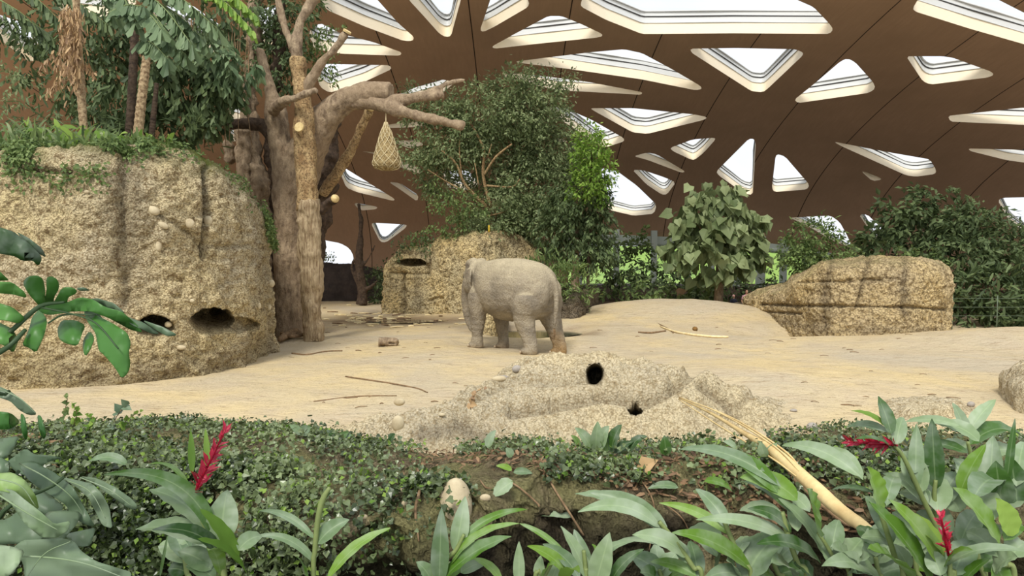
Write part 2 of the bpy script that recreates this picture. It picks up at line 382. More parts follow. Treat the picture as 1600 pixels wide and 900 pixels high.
pool('puddle', -4.9, 26.9, 2.3, .8, -.075, M['puddle'], 'shallow muddy puddle in front of the middle rock, littered with bamboo', 'puddle')

# ------------------------------------------------------------------ roof shell with skylights
DC = np.array([0, 15., 2.]); DA = np.array([60., 45., 14.])
def hit(px, py):
    xc = (px-800)/F; yc = -(py-450)/F
    d = np.array([xc, ct+yc*st, yc*ct-st]); o = (np.array([0, 0, CAMZ])-DC)/DA; d_ = d/DA
    a = d_@d_; b = 2*o@d_; c_ = o@o-1; t = (-b+math.sqrt(b*b-4*a*c_))/(2*a)
    return np.array([0, 0, CAMZ])+t*d
def par(P):
    q = (P-DC)/DA; return np.array([math.degrees(math.atan2(q[0], q[1])), math.degrees(math.asin(max(-1, min(1, q[2]))))])
def unpar(L):
    l = np.radians(L[:, 0]); p = np.radians(L[:, 1])
    P = DC+DA*np.stack([np.cos(p)*np.sin(l), np.cos(p)*np.cos(l), np.sin(p)], -1)
    n = (P-DC)/DA**2; return P, n/np.linalg.norm(n, axis=1)[:, None]
HOLES = [
 [(503,6),(512,16),(569,41),(631,64),(645,64),(647,58),(622,36),(590,0),(570,-22),(500,-22)],
 [(639,0),(662,25),(687,53),(697,58),(705,56),(709,40),(720,0),(728,-35),(625,-32)],
 [(766,0),(750,47),(755,50),(772,42),(825,11),(827,3),(808,-22),(772,-30)],
 [(768,73),(773,76),(834,69),(930,59),(941,57),(941,53),(907,37),(877,25),(857,25),(806,52)],
 [(907,6),(909,11),(947,31),(1003,53),(1031,53),(1144,52),(1296,53),(1302,46),(1296,37),(1271,11),(1246,0),(1190,-25),(980,-32),(915,-14)],
 [(806,96),(810,98),(891,108),(1003,124),(1087,141),(1097,139),(1094,134),(1048,107),(1003,83),(975,77),(919,82)],
 [(787,116),(790,122),(871,141),(947,145),(1002,148),(1004,144),(919,128),(850,119),(810,115)],
 [(923,169),(926,172),(989,207),(1012,209),(1101,187),(1105,183),(1087,179),(989,169)],
 [(857,166),(862,178),(902,204),(933,226),(947,230),(975,221),(975,216),(924,187),(885,170)],
 [(866,212),(871,221),(882,223),(888,221),(871,211)],
 [(1047,231),(1051,236),(1079,249),(1085,250),(1099,239),(1118,218),(1116,215),(1082,218)],
 [(990,244),(1012,250),(1065,270),(1071,268),(1026,241),(1012,238)],
 [(1079,76),(1080,82),(1172,141),(1178,143),(1192,144),(1199,139),(1254,87),(1255,82),(1243,77),(1150,75)],
 [(1241,156),(1247,161),(1358,145),(1368,138),(1364,128),(1336,97),(1324,91),(1313,96),(1271,132)],
 [(1426,13),(1430,18),(1516,45),(1600,69),(1690,98),(1705,60),(1600,20),(1545,-8),(1480,-25),(1440,-10)],
 [(1416,88),(1442,127),(1454,132),(1544,121),(1553,117),(1549,112),(1488,90),(1473,88)],
 [(1481,181),(1485,190),(1600,195),(1660,196),(1690,170),(1600,168)],
 [(1513,232),(1516,236),(1572,250),(1600,254),(1650,257),(1660,238),(1600,234)],
 [(1302,221),(1314,228),(1416,274),(1431,276),(1461,272),(1463,266),(1453,249),(1378,236)],
 [(1119,268),(1123,274),(1162,302),(1176,305),(1181,223),(1178,217),(1170,217)],
 [(1206,294),(1210,300),(1261,296),(1265,289),(1227,245),(1217,241),(1212,243)],
 [(1346,268),(1363,283),(1378,281),(1374,277),(1351,268)],
 [(988,265),(1010,288),(1034,304),(1042,304),(1056,285),(1038,277),(1005,266)],
 [(938,262),(940,310),(952,328),(990,337),(1022,334),(1026,320),(995,290),(965,268)],
 [(1072,313),(1076,319),(1110,310),(1113,306),(1087,306)],
 [(1234,340),(1260,352),(1300,375),(1334,390),(1322,365),(1312,347),(1298,337)],
 [(1342,335),(1363,366),(1370,374),(1385,374),(1381,360),(1355,335)],
 [(1559,313),(1578,347),(1600,361),(1650,375),(1660,330),(1620,308),(1567,309)],
 [(529,264),(541,293),(557,300),(615,314),(617,311),(538,262)],
 [(607,284),(625,296),(652,315),(654,305),(625,286)],
 [(553,319),(563,329),(588,327),(590,323),(557,317)],
 [(580,350),(594,378),(603,379),(634,356),(636,351),(584,348)],
 [(462,376),(470,412),(500,418),(552,418),(553,401),(546,388),(532,380),(505,375)],
 [(480,312),(486,327),(515,328),(520,322),(507,305)],
 [(482,50),(490,76),(534,84),(625,87),(628,82),(584,66),(534,53),(500,36)],
 [(490,100),(500,136),(515,145),(569,128),(612,108),(609,102),(522,100)],
 [(608,154),(630,162),(690,146),(712,128),(690,124),(650,136)],
 [(600,196),(609,200),(641,199),(668,196),(660,190),(625,192)],
 [(606,220),(641,232),(664,226),(650,219)],
 [(564,236),(587,241),(625,261),(656,272),(660,266),(640,256),(587,238)],
 [(-60,15),(-60,35),(0,62),(45,96),(56,94),(72,60),(60,44),(-10,20)],
 [(232,10),(262,50),(340,88),(374,86),(345,40),(300,8)],
 [(70,-18),(100,22),(190,30),(215,2),(190,-22)],
 [(340,158),(352,184),(398,196),(404,188),(365,160)],
 [(346,202),(360,222),(392,216),(386,204)],
 [(692,268),(698,292),(728,298),(752,288),(730,266)],
 [(392,20),(398,60),(430,84),(452,52),(430,8)],
]
FAC = [(888,368),(1000,371),(1150,377),(1232,386),(1296,398),(1300,440),(1296,478),(1100,482),(888,482)]
def dense(poly, step, chai=1):
    P = [np.array(p, float) for p in poly]
    for _ in range(chai):
        Q = []
        for i in range(len(P)):
            a = P[i]; b = P[(i+1) % len(P)]; k = min(.25, 3.5/(np.linalg.norm(b-a)+1e-6)); Q += [a+(b-a)*k, b-(b-a)*k]
        P = Q
    Q = []
    for i in range(len(P)):
        a = P[i]; b = P[(i+1) % len(P)]; n = max(1, int(np.linalg.norm(b-a)/step)); Q += [a+(b-a)*k/n for k in range(n)]
    return Q
loops2 = []
for h in HOLES+[FAC]:
    Q = dense(h, 14, 1 if h is not FAC else 0); L = np.array([par(hit(*q)) for q in Q])
    ar = .5*np.sum(L[:, 0]*np.roll(L[:, 1], -1)-np.roll(L[:, 0], -1)*L[:, 1])
    if ar < 0: L = L[::-1]
    loops2.append(L)
L0, L1, P0, P1 = -66., 66., -14., 75.
vin = []; fin = []
def rect_loop():
    r = []
    for a in np.arange(L0, L1, 3): r.append((a, P0))
    for b in np.arange(P0, P1, 3): r.append((L1, b))
    for a in np.arange(L1, L0, -3): r.append((a, P1))
    for b in np.arange(P1, P0, -3): r.append((L0, b))
    return r
R_ = rect_loop(); vin += [Vector(p) for p in R_]; fin.append(list(range(len(R_))))
for L in loops2:
    s0 = len(vin); vin += [Vector(tuple(p)) for p in L]; fin.append(list(range(s0, s0+len(L))))
for a in np.arange(L0+1.3, L1, 2.6):
    for b in np.arange(P0+1.3, P1, 2.6): vin.append(Vector((a, b)))
ov, oe, of, _, _, fo = geometry.delaunay_2d_cdt(vin, [], fin, 0, 1e-5)
tris = [f for f, o_ in zip(of, fo) if 0 in o_ and len([q for q in o_ if q > 0]) == 0]
L = np.array([tuple(v) for v in ov]); Pn, Nn = unpar(L)
used = sorted({i for f in tris for i in f}); mp = {i: k for k, i in enumerate(used)}
Vi = Pn[used]; Ni = Nn[used]; fi = [tuple(mp[i] for i in f) for f in tris]
TK = 1.3; n_ = len(Vi)
Vall = np.concatenate([Vi, Vi+Ni*TK]); fa = fi+[(a+n_, c_+n_, b+n_) for a, b, c_ in fi]
obj('ceiling', Vall, fa, M['ceil'], kind='structure')
for k, Lp in enumerate(loops2[:-1]):
    P, N = unpar(Lp); n = len(P)
    A = np.stack([P+N*t for t in (0, TK*.22, TK*.45)]).reshape(-1, 3)
    wn = thing('window_%d' % (k+1), P.mean(0), None, None, kind='structure')
    obj('reveal', A, gridF(3, n, True), M['reveal'], wn); A = np.stack([P+N*t for t in (TK*.45, TK*.7, TK*1.0)]).reshape(-1, 3); obj('upstand', A, gridF(3, n, True), M['frame'], wn)
    C = P.mean(0); inw = (C-P); dist = np.linalg.norm(inw, axis=1)[:, None]; inw = inw/dist
    def ring(t0, t1, w_, mat, nm):
        w2 = np.minimum(w_, dist*.22)
        B = np.stack([P+N*t0, P+N*t0+inw*w2, P+N*t1+inw*w2, P+N*t1]).reshape(-1, 3)
        f = gridF(4, n, True); f = np.concatenate([f, np.stack([3*n+np.arange(n), 3*n+(np.arange(n)+1) % n, (np.arange(n)+1) % n, np.arange(n)], -1)])
        return obj(nm, B, f, mat, wn)
    ring(TK*.45, TK*.49, .05, M['frame'], 'ledge')
    ring(TK*.72, TK*.76, .05, M['gasket'], 'gasket'); ring(TK*.93, TK*.98, .10, M['frame'], 'frame')
    T = geometry.tessellate_polygon([[Vector((a, b, 0)) for a, b in Lp]])
    obj('pane', P+N*(TK*.9)+(C-P)*.02, [tuple(t) for t in T], M['foil'], wn)

# glazed arch under the roof edge at the back, and the meadow outside
fl = thing('window_%d' % (len(loops2)), (14, 55, 0), None, None, kind='structure')
def fpt(px, py): return hit(px, py)
for px in (905, 963, 1022, 1075, 1112, 1152, 1190, 1226, 1262):
    y0 = float(np.interp(px, [888, 1000, 1150, 1232, 1296], [366, 369, 375, 384, 396]))
    t = fpt(px, y0); b = fpt(px, 476); r = .24 if px != 1190 else .34
    V, f = box((b[0]-r, t[1]-.9, b[2]-.3), (b[0]+r, t[1]-.5, t[2]+.5)); obj('post', V, f, M['post'], fl, smooth=False)
top = [fpt(px, y)+np.array([0, -.6, 0]) for px, y in ((888, 376), (960, 379), (1060, 382), (1150, 386), (1232, 394), (1296, 405))]
V, f = tube(top, .24, 4, 20); obj('transom', V, f, M['post'], fl)
hb = np.array([(fpt(px, y)+np.array([0, -.5, 0])) for px, y in ((884, 364), (960, 367), (1060, 371), (1150, 375), (1232, 384), (1298, 396))]); hb2 = hb-np.array([0, 0, .62]); V = np.concatenate([hb, hb2, hb+np.array([0, .25, 0]), hb2+np.array([0, .25, 0])]); nn_ = len(hb)
obj('header', V, [(i, i+1, nn_+i+1, nn_+i) for i in range(nn_-1)]+[(2*nn_+i+1, 2*nn_+i, 3*nn_+i, 3*nn_+i+1) for i in range(nn_-1)]+[(nn_+i, nn_+i+1, 3*nn_+i+1, 3*nn_+i) for i in range(nn_-1)], M['post'], fl, smooth=False)
low = [fpt(px, 452)+np.array([0, -.6, 0]) for px in (888, 960, 1060, 1150, 1232, 1296)]
V, f = tube(low, .12, 4, 20); obj('rail', V, f, M['post'], fl)
V = []; 
for px in np.linspace(888, 1296, 12):
    a = fpt(px, 476); b = fpt(px, float(np.interp(px, [888, 1000, 1150, 1232, 1296], [370, 373, 379, 388, 400]))); V += [a, b]
obj('glass', np.array(V), np.array([(2*i, 2*i+2, 2*i+3, 2*i+1) for i in range(11)]), M['foil'], fl)
hx = np.linspace(-12, 110, 60); hy = np.linspace(63, 130, 30); X, Y = np.meshgrid(hx, hy)
Z = -1.2+4.6*sst(63, 100, Y)+.5*fbm(np.stack([X*.1, Y*.1, X*0], -1).reshape(-1, 3), 3).reshape(X.shape)+.8*sst(0, 30, X)*sst(70, 110, Y)
obj('meadow_outside', np.stack([X, Y, Z], -1).reshape(-1, 3), gridF(30, 60), M['meadow'], kind='structure')

# ------------------------------------------------------------------ rocks
def chaikin(P, k=2):
    P = np.asarray(P, float)
    for _ in range(k):
        Q = np.roll(P, -1, 0); P = np.stack([P*.75+Q*.25, P*.25+Q*.75], 1).reshape(-1, 2)
    return P
def resamp(P, n):
    P = np.concatenate([P, P[:1]]); s = np.concatenate([[0], np.cumsum(np.linalg.norm(np.diff(P, axis=0), axis=1))])
    u = np.linspace(0, s[-1], n, endpoint=False); return np.stack([np.interp(u, s, P[:, 0]), np.interp(u, s, P[:, 1])], 1)
def plan_rock(name, plan, H, n, rows, mat, label, cat, z0=-.4, inset=.06, round_=.12, amp=(.16, .05, .02), dips=(), grooves=(), stains=(), moss=0., seed=0, cen=None, front=None, caps=14, **t):
    P = resamp(chaikin(plan), n); c0 = P.mean(0) if cen is None else np.array(cen)
    # shrink towards a spine so long rocks keep their shape
    Hs = np.array([H(*p) for p in P]); V = []
    T = np.linspace(0, 1, rows)
    for t_ in T:
        k = inset*t_**1.5+round_*max(0, (t_-.8)/.2)**2.5*.5
        q = P+(c0-P)*k
        V.append(np.stack([q[:, 0], q[:, 1], z0+(Hs-z0)*t_*(1-.0)], 1))
    k0 = inset+round_*.5
    for j in range(1, caps+1):
        k = k0+(1-k0)*(j/caps)**1.1; q = P+(c0-P)*k
        hz = np.array([H(*p) for p in q]); V.append(np.stack([q[:, 0], q[:, 1], hz+.12*math.sin(min(1, j/4)*math.pi/2)], 1))
    V = np.concatenate(V); Fq = gridF(rows+caps, n, True)
    N = vnorm(V, Fq)
    if N[np.argmin(V[:, 1])][1] > 0: Fq = Fq[:, ::-1]; N = -N
    V = V+N*(amp[0]*fbm(V*.55, 3, seed)[:, None]+amp[1]*fbm(V*2.6, 3, seed+3)[:, None]+amp[2]*fbm(V*9, 2, seed+7)[:, None]+.6*amp[2]*np.abs(vn(V*17, seed+9))[:, None])
    st_ = np.zeros(len(V)); Q = proj(V); fr = (N[:, 1] < .25)
    for poly, wpx, dep, sv in grooves:
        d = segdist(Q, poly)+1.8*fbm(V*3, 2, seed+11); g = np.exp(-(np.abs(d)/wpx)**2)*fr
        V = V-N*(dep*g)[:, None]; st_ = np.maximum(st_, sv*g)
    for poly, wpx, sv in stains:
        d = segdist(Q, poly)+wpx*.35*fbm(V*2.2, 3, seed+12); st_ = np.maximum(st_, sv*np.exp(-(np.abs(d)/wpx)**2)*fr)
    for (px, py, rx, ry, dep) in dips:
        r = np.sqrt(((Q[:, 0]-px)/rx)**2+((Q[:, 1]-py)/ry)**2)+.12*fbm(V*4, 2, seed)
        g = np.clip((1-r)*4.5, 0, 1)*fr; V = V+np.array([.1 if px > 500 else -.55, 1, .1])*(dep*g)[:, None]; st_ = np.maximum(st_, .5*np.clip((1.1-r)*3, 0, 1)*fr)  # hole mouths tinted dark, their shade put into the colour
    tn = np.clip((N[:, 2]-.35)*2.2, 0, 1)*np.clip(.5+fbm(V*2, 3, seed+20), 0, 1)*moss
    c = P.mean(0)
    return obj(name, V, Fq, mat, loc=(c[0], c[1], 0), attrs={'stain_shade': st_, 'moss': tn}, label=label, cat=cat, **t)
g2 = lambda px, py: tuple(G(px, py)[:2])
# left rock wall
HL_x = [-30, -200, 0, 130, 200, 280, 350, 400, 430]
def H_left(x, y):
    px = 800+F*x/max(y, 1)
    tp = np.interp(px, [-300, 0, 60, 150, 215, 260, 320, 360, 395, 425], [232, 236, 237, 232, 225, 228, 236, 248, 268, 305])
    return float(W(800, tp, 13.6)[2])
planL = [(-15.5, 12.8), g2(-120, 606), g2(0, 606), g2(100, 606), g2(200, 600), g2(300, 590), g2(370, 577), g2(418, 560), g2(432, 545), (-6.55, 18.2), (-7.3, 20), (-8.6, 21.5), (-16, 21.5)]
rl = plan_rock('rock_cliff', planL, H_left, 620, 150, M['rockL'], 'large pale conglomerate rock wall at left with vines along its top', 'rock', inset=.035, round_=.13, moss=1.0,
  amp=(.16, .08, .045), cen=(-11, 17.5), seed=2,
  dips=[(332, 502, 34, 20, 1.5), (243, 512, 28, 19, 1.5), (372, 508, 34, 12, .3)],
  grooves=[([(196, 240), (192, 330), (198, 470)], 9, .14, .75), ([(322, 262), (325, 330), (318, 400)], 4, .22, .9), ([(325, 385), (390, 384)], 4, .08, .4), ([(240, 330), (300, 365), (312, 385)], 4, .10, .4), ([(30, 265), (110, 268)], 3, .15, .6), ([(345, 255), (400, 285)], 4, .1, .3)],
  stains=[([(196, 240), (190, 300), (196, 400)], 26, .6), ([(205, 255), (215, 330)], 14, .5), ([(30, 262), (110, 267)], 4, .8), ([(0, 585), (200, 590), (330, 572), (420, 535)], 30, .6), ([(400, 300), (415, 420), (425, 520)], 20, .5), ([(322, 262), (320, 330)], 5, .8)])
def pebble(name, px, py, d, rpx, rpy, mat, label=None, cat=None, parent=None, group=None, rz=0, s=0, dy=.7):
    c = W(px, py, d); V, f = ball(c, (rpx*d/F, max(rpx, rpy)*d/F*dy, rpy*d/F), 12, 18)
    q = V-c; a = math.radians(rz); q = np.stack([q[:, 0]*math.cos(a)+q[:, 2]*math.sin(a), q[:, 1], -q[:, 0]*math.sin(a)+q[:, 2]*math.cos(a)], 1)
    q = q*(1+.10*vn(V*(30/max(rpx, 3)), s)[:, None]); 
    return obj(name, q+c, f, mat, parent, None if parent else c, label=label, cat=cat, group=group)
Vl = np.empty(len(rl.data.vertices)*3); rl.data.vertices.foreach_get('co', Vl); Vl = Vl.reshape(-1, 3)+ORG[rl.name]; Ql = proj(Vl)
def near(px, py, Vv, Qq):
    k = np.argsort((Qq[:, 0]-px)**2+(Qq[:, 1]-py)**2)[:40]; k = k[np.argmin(Vv[k, 1])]; return Vv[k, 1]
for i, (px, py, a, b, r) in enumerate([(240, 329, 11, 7, 25), (296, 349, 8, 8, 0), (325, 345, 7, 8, 0), (248, 385, 5, 8, 0), (96, 279, 9, 4, 0), (255, 352, 9, 5, 30), (424, 443, 5, 6, 0), (405, 478, 3, 5, 0), (263, 507, 6, 5, 0), (283, 543, 8, 4, 0), (300, 470, 4, 3, 0), (135, 300, 5, 3, 0), (420, 480, 4, 5, 0)]):
    d = near(px, py, Vl, Ql); pebble('pebble', px, py, d+.02, a, b, M['peb'], parent=rl, rz=r, s=i, dy=.5)
# middle rock
def H_mid(x, y):
    px = 800+F*x/max(y, 1); tp = np.interp(px, [600, 612, 640, 672, 688, 720, 760, 795, 815, 840, 870], [402, 392, 391, 388, 374, 366, 361, 363, 372, 396, 440])
    return float(W(800, tp, 28.5)[2])
planM = [g2(607, 489), g2(640, 489), g2(700, 491), g2(760, 493), g2(800, 488), (1.6, 29.5), (2.0, 31.5), (0, 33), (-3, 33), (-5.4, 32), (-5.8, 30)]
plan_rock('rock_block', planM, H_mid, 420, 90, M['rockM'], 'pale conglomerate rock with a dark feeding slot behind the elephant', 'rock', inset=.05, round_=.16, moss=.8, amp=(.12, .07, .05), seed=31,
  dips=[(643, 411, 24, 6.5, 1.1)], grooves=[([(631, 428), (631, 488)], 2.5, .2, .6), ([(612, 427), (668, 428)], 2.5, .12, .5), ([(668, 470), (690, 465), (700, 490)], 2, .1, .4), ([(672, 392), (668, 430)], 3, .12, .5)],
  stains=[([(650, 430), (655, 485)], 8, .45), ([(610, 392), (668, 395)], 6, .6), ([(800, 370), (830, 400)], 14, .6), ([(750, 365), (760, 400)], 6, .5), ([(775, 365), (790, 400)], 8, .4)])
# right rock
def H_right(x, y):
    px = 800+F*x/max(y, 1); tp = np.interp(px, [1150, 1170, 1185, 1228, 1240, 1268, 1288, 1320, 1400, 1470, 1485], [470, 462, 458, 449, 436, 418, 406, 404, 403, 404, 410])
    return float(W(800, tp, 24.5)[2])-.22
planR = [g2(1160, 492), g2(1200, 502), g2(1250, 516), g2(1300, 524), g2(1380, 526), g2(1440, 524), g2(1480, 520), g2(1488, 514), (16.3, 26.5), (15.8, 28.5), (12, 30), (10.5, 31)]
plan_rock('rock_cliff', planR, H_right, 560, 80, M['rockR'], 'long low conglomerate rock wall at right with dark streaks and stepped left end', 'rock', inset=.03, round_=.05, moss=.35, amp=(.11, .07, .05), seed=57,
  grooves=[([(1190, 475), (1260, 478), (1420, 480), (1480, 484)], 2, .14, .6), ([(1190, 487), (1250, 490)], 2, .12, .5), ([(1250, 441), (1300, 440), (1380, 438)], 2, .10, .45), ([(1356, 405), (1352, 430), (1338, 480)], 3, .14, .8), ([(1322, 436), (1400, 436)], 2, .08, .3)],
  stains=[([(1300, 408), (1290, 450), (1292, 515)], 8, .75), ([(1415, 406), (1412, 450), (1413, 490)], 7, .8), ([(1358, 405), (1350, 440)], 5, .7), ([(1200, 500), (1300, 518), (1470, 516)], 7, .5)])
# grey ledge left of the far sand mound
plan_rock('rock_ledge', [g2(868, 500), g2(900, 503), g2(918, 496), g2(938, 478), (3.6, 29), (1.5, 29), (1.4, 26.5)], lambda x, y: float(W(800, np.interp(800+F*x/y, [860, 880, 925, 950], [470, 468, 467, 462]), 25.5)[2]), 160, 24, M['rockG'],
  'low grey rock ledge at the pond edge behind the elephant', 'rock', amp=(.12, .08, .04), seed=71, inset=.1, moss=.4)
plan_rock('rock_ledge', [g2(1128, 494), g2(1160, 498), g2(1195, 502), (11, 31), (9.2, 32)], lambda x, y: .22, 120, 16, M['rockG'],
  'low brown rock ledge at the left end of the right rock wall', 'rock', amp=(.08, .07, .04), seed=75, inset=.12)
plan_rock('boulder', [g2(745, 520), g2(768, 522), g2(792, 516), (-.2, 25.6), (-1.1, 25.6)], lambda x, y: float(W(800, 478, 23.2)[2]), 120, 30, M['rockM'],
  'rough grey boulder seen between the legs of the elephant', 'rock', amp=(.1, .07, .05), seed=81, inset=.25, round_=.4)
# right edge outcrop
plan_rock('rock_outcrop', [g2(1580, 645), g2(1640, 655), (10.2, 11.5), (10.6, 13.2), (9.6, 13.4)], lambda x, y: .42+0*x, 130, 22, M['rockO'],
  'weathered brown rock outcrop cut off by the right edge', 'rock', amp=(.1, .06, .03), seed=85, inset=.15, round_=.3, z0=-.3)
plan_rock('rock_outcrop', [g2(1380, 664), g2(1450, 672), g2(1560, 655), (7.9, 11.5), (6.4, 11.9), (5.5, 11)], lambda x, y: .05, 200, 12, M['rockO'],
  'low eroded ridge behind the ginger plants at right', 'rock', amp=(.08, .05, .03), seed=87, inset=.2, round_=.3, z0=-.3)
# centre outcrop: heightfield mesh
def H_out(px): return np.interp(px, [470, 520, 600, 700, 745, 800, 850, 960, 1080, 1130, 1180, 1260], [.02, .14, .3, .42, .52, .72, .82, .84, .66, .45, .28, 0])
def y_back(px): return np.interp(px, [470, 700, 800, 1200], [9.6, 10.4, 13.6, 12.8])
cols = 420; rws = 170; V = np.zeros((rws, cols, 3))
pxs = np.linspace(460, 1270, cols); v_ = np.linspace(0, 1, rws)
front_y = np.interp(pxs, [460, 600, 700, 800, 1000, 1270], [7.9, 7.9, 8.0, 8.2, 8.4, 8.6])
bk = np.array([y_back(p) for p in pxs]); hh = np.array([H_out(p) for p in pxs])
for j, v in enumerate(v_):
    y = front_y+(bk-front_y)*v; x = (pxs-800)/F*y*1.0
    prof = np.where(v < .5, sst(-.05, .52, np.full(cols, v)), 1-sst(.55, 1.0, np.full(cols, v)))
    V[j, :, 0] = x; V[j, :, 1] = y; V[j, :, 2] = -.18+(hh+.2)*prof
V = V.reshape(-1, 3); Q = proj(V); ed = np.clip(1-np.abs(Q[:, 0]-865)/405, 0, 1); k_ = sst(0, .15, ed)
V[:, 2] += k_*(.10*fbm(V*1.3, 3, 44)+.07*fbm(V*4.5, 3, 46)+.035*fbm(V*14, 2, 47))
Q = proj(V); stn_shade = np.zeros(len(V))
for poly, wpx, dep, sv in [([(1100, 560), (1055, 600), (1010, 625), (940, 615), (860, 632), (800, 640)], 9, .16, .55), ([(760, 585), (850, 598), (930, 592)], 6, .06, .35), ([(1095, 600), (1130, 625), (1150, 645)], 7, .12, .7), ([(1180, 610), (1120, 660)], 6, .06, .3), ([(745, 620), (790, 598)], 6, .07, .4)]:
    g = np.exp(-(segdist(Q, poly)/wpx)**2); V[:, 2] -= dep*g; stn_shade = np.maximum(stn_shade, sv*g)
stn_shade = np.maximum(stn_shade, .75*np.exp(-(segdist(Q, [(660, 680), (720, 668), (760, 690)])/16)**2))
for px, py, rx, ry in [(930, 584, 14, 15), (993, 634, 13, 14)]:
    r = np.sqrt(((Q[:, 0]-px)/rx)**2+((Q[:, 1]-py)/ry)**2); g = np.clip((1-r)*4, 0, 1); V[:, 2] -= (.25 if px < 960 else .5)*g; V[:, 1] += 1.3*g; V[:, 0] += (px-800)/F*1.3*g; stn_shade = np.maximum(stn_shade, np.clip((1.25-r)*2.5, 0, 1))  # holes pushed in and coloured dark, painted shade inside
N = k_; ro = obj('rock_outcrop', V, gridF(rws, cols), M['rockO'], loc=(1, 10, 0), attrs={'stain_shade': stn_shade, 'moss': np.zeros(len(V))}, label='broad eroded sand-coloured rock hump with two round holes at centre', cat='rock')
Qo = proj(V); Vo = V
def vis_hit(px, py):
    k = np.where((np.abs(Qo[:, 0]-px) < 3) & (np.abs(Qo[:, 1]-py) < 3))[0]
    return Vo[k[np.argmin(Vo[k, 1])]] if len(k) else G(px, py, .3)
for i, (px, py, a, b) in enumerate([(624, 628, 9, 6), (622, 662, 10, 13), (690, 648, 6, 3), (780, 592, 12, 5)]):
    p = vis_hit(px, py); pebble('pebble', px, py, p[1], a, b, M['peb'], parent=ro, s=i, dy=.6)

# ------------------------------------------------------------------ near planted bank
prof = [(11.2, -.6), (10.3, -.25), (9.4, .02), (8.4, .26), (7.4, .46), (6.4, .66), (5.5, .82), (5.05, .88), (4.8, .84), (4.66, .62), (4.62, .3), (4.5, .05), (4.2, -.02), (3.4, -.05), (2.2, -.06), (.8, -.06)]
nu, nv = 520, 260
A = spl(np.array([(0, a, b) for a, b in prof]), nv); us = np.linspace(-1, 1, nu)
def backshift(px): return np.interp(px, [0, 200, 480, 520, 640, 720, 800, 860, 960, 1100, 1300, 1600], [0, .0, .4, -.55, -.9, -1.0, .2, -.3, -.9, -1.1, -.2, .2])
V = np.zeros((nv, nu, 3))
for j in range(nv):
    y = A[j, 1]; x = us*(8.5+.45*y); px = 800+F*x/max(y, 3)
    fb = np.clip((y-5)/4, 0, 1)
    V[j, :, 0] = x; V[j, :, 1] = y+.35*np.sin(x*1.1)*(y > 3.6)*(y < 5.6)
    V[j, :, 2] = A[j, 2]-.22*fb*np.interp(px, [450, 560, 700, 1000, 1150, 1300], [0, .8, 1, 1, .9, 0])+.10*np.interp(px, [0, 150, 450, 500], [.5, .9, .6, 0])*fb
V = V.reshape(-1, 3); V += vnorm(V, gridF(nv, nu))*0
fade = sst(.8, 2.5, V[:, 1]); nn = fade*(.10*fbm(V*1.1, 3, 91)+.05*fbm(V*3.4, 3, 93)+.02*fbm(V*11, 2, 95))
fc = np.exp(-((V[:, 1]-4.65)/.35)**2); V[:, 2] += nn*(1-.5*fc); V[:, 1] += fc*(nn*3.2+.05*fbm(V*7, 3, 99))
BV = V; BF = gridF(nv, nu); shade_dk = np.clip(sst(.80, .45, V[:, 2])*.85*(V[:, 1] < 4.95), 0, 1)  # low face and bed soil darkened, shade painted into the colour
obj('planted_bank', V, BF, M['soil'], attrs={'dark': shade_dk}, kind='structure')
BQ = proj(BV); BN = vnorm(BV, BF); BN = BN*np.sign(BN[:, 2:3]*.9+(-BN[:, 1:2])*.1+1e-6)
_h2 = {}
for i, (a, b) in enumerate(BQ):
    if -40 < a < 1640 and 600 < b < 960 and BV[i, 1] > 2.2: _h2.setdefault((int(a)//12, int(b)//12), []).append(i)
def bank(px, py):
    best = None
    for r in (0, 1, 2, 3, 5):
        ids = [i for u in range(-r, r+1) for v in range(-r, r+1) for i in _h2.get((int(px)//12+u, int(py)//12+v), [])]
        if ids:
            ids = np.array(ids); dd = np.hypot(BQ[ids, 0]-px, BQ[ids, 1]-py); ids = ids[dd < dd.min()+5]
            return BV[ids[np.argmin(BV[ids, 1])]]
    return W(px, py, 5)

# ------------------------------------------------------------------ foliage helpers
def unit(v): return v/(np.linalg.norm(v, axis=-1, keepdims=True)+1e-9)
def rdir(n): return unit(rng.normal(size=(n, 3)))
TPL = {
 'oval': (np.array([(0, 0, 0), (-.5, .42, .12), (0, .5, 0), (.5, .42, .12), (0, 1, -.08)]), np.array([(0, 2, 1, 1), (0, 3, 2, 2), (1, 2, 4, 4), (2, 3, 4, 4)])),
 'diam': (np.array([(0, 0, 0), (.5, .5, .12), (0, 1, -.05), (-.5, .5, .12)]), np.array([(0, 1, 2, 3)])),
 'wedge': (np.array([(-.04, 0, 0), (.04, 0, 0), (.5, .8, .06), (.15, 1, -.05), (-.35, .85, .04)]), np.array([(0, 1, 2, 3), (0, 3, 4, 4)])),
 'strap': (np.array([(-.2, 0, 0), (.2, 0, 0), (.5, .4, .25), (-.5, .4, .25), (.3, .8, .1), (-.3, .8, .1), (0, 1, -.1)]), np.array([(0, 1, 2, 3), (3, 2, 4, 5)])),
 'heart': (np.array([(0, 0, 0), (-.38, -.1, .05), (-.55, .3, .1), (0, .35, -.02), (.55, .3, .1), (.38, -.1, .05), (0, 1, -.15)]), np.array([(0, 3, 2, 1), (0, 5, 4, 3), (3, 6, 2, 2), (3, 4, 6, 6)])),
}
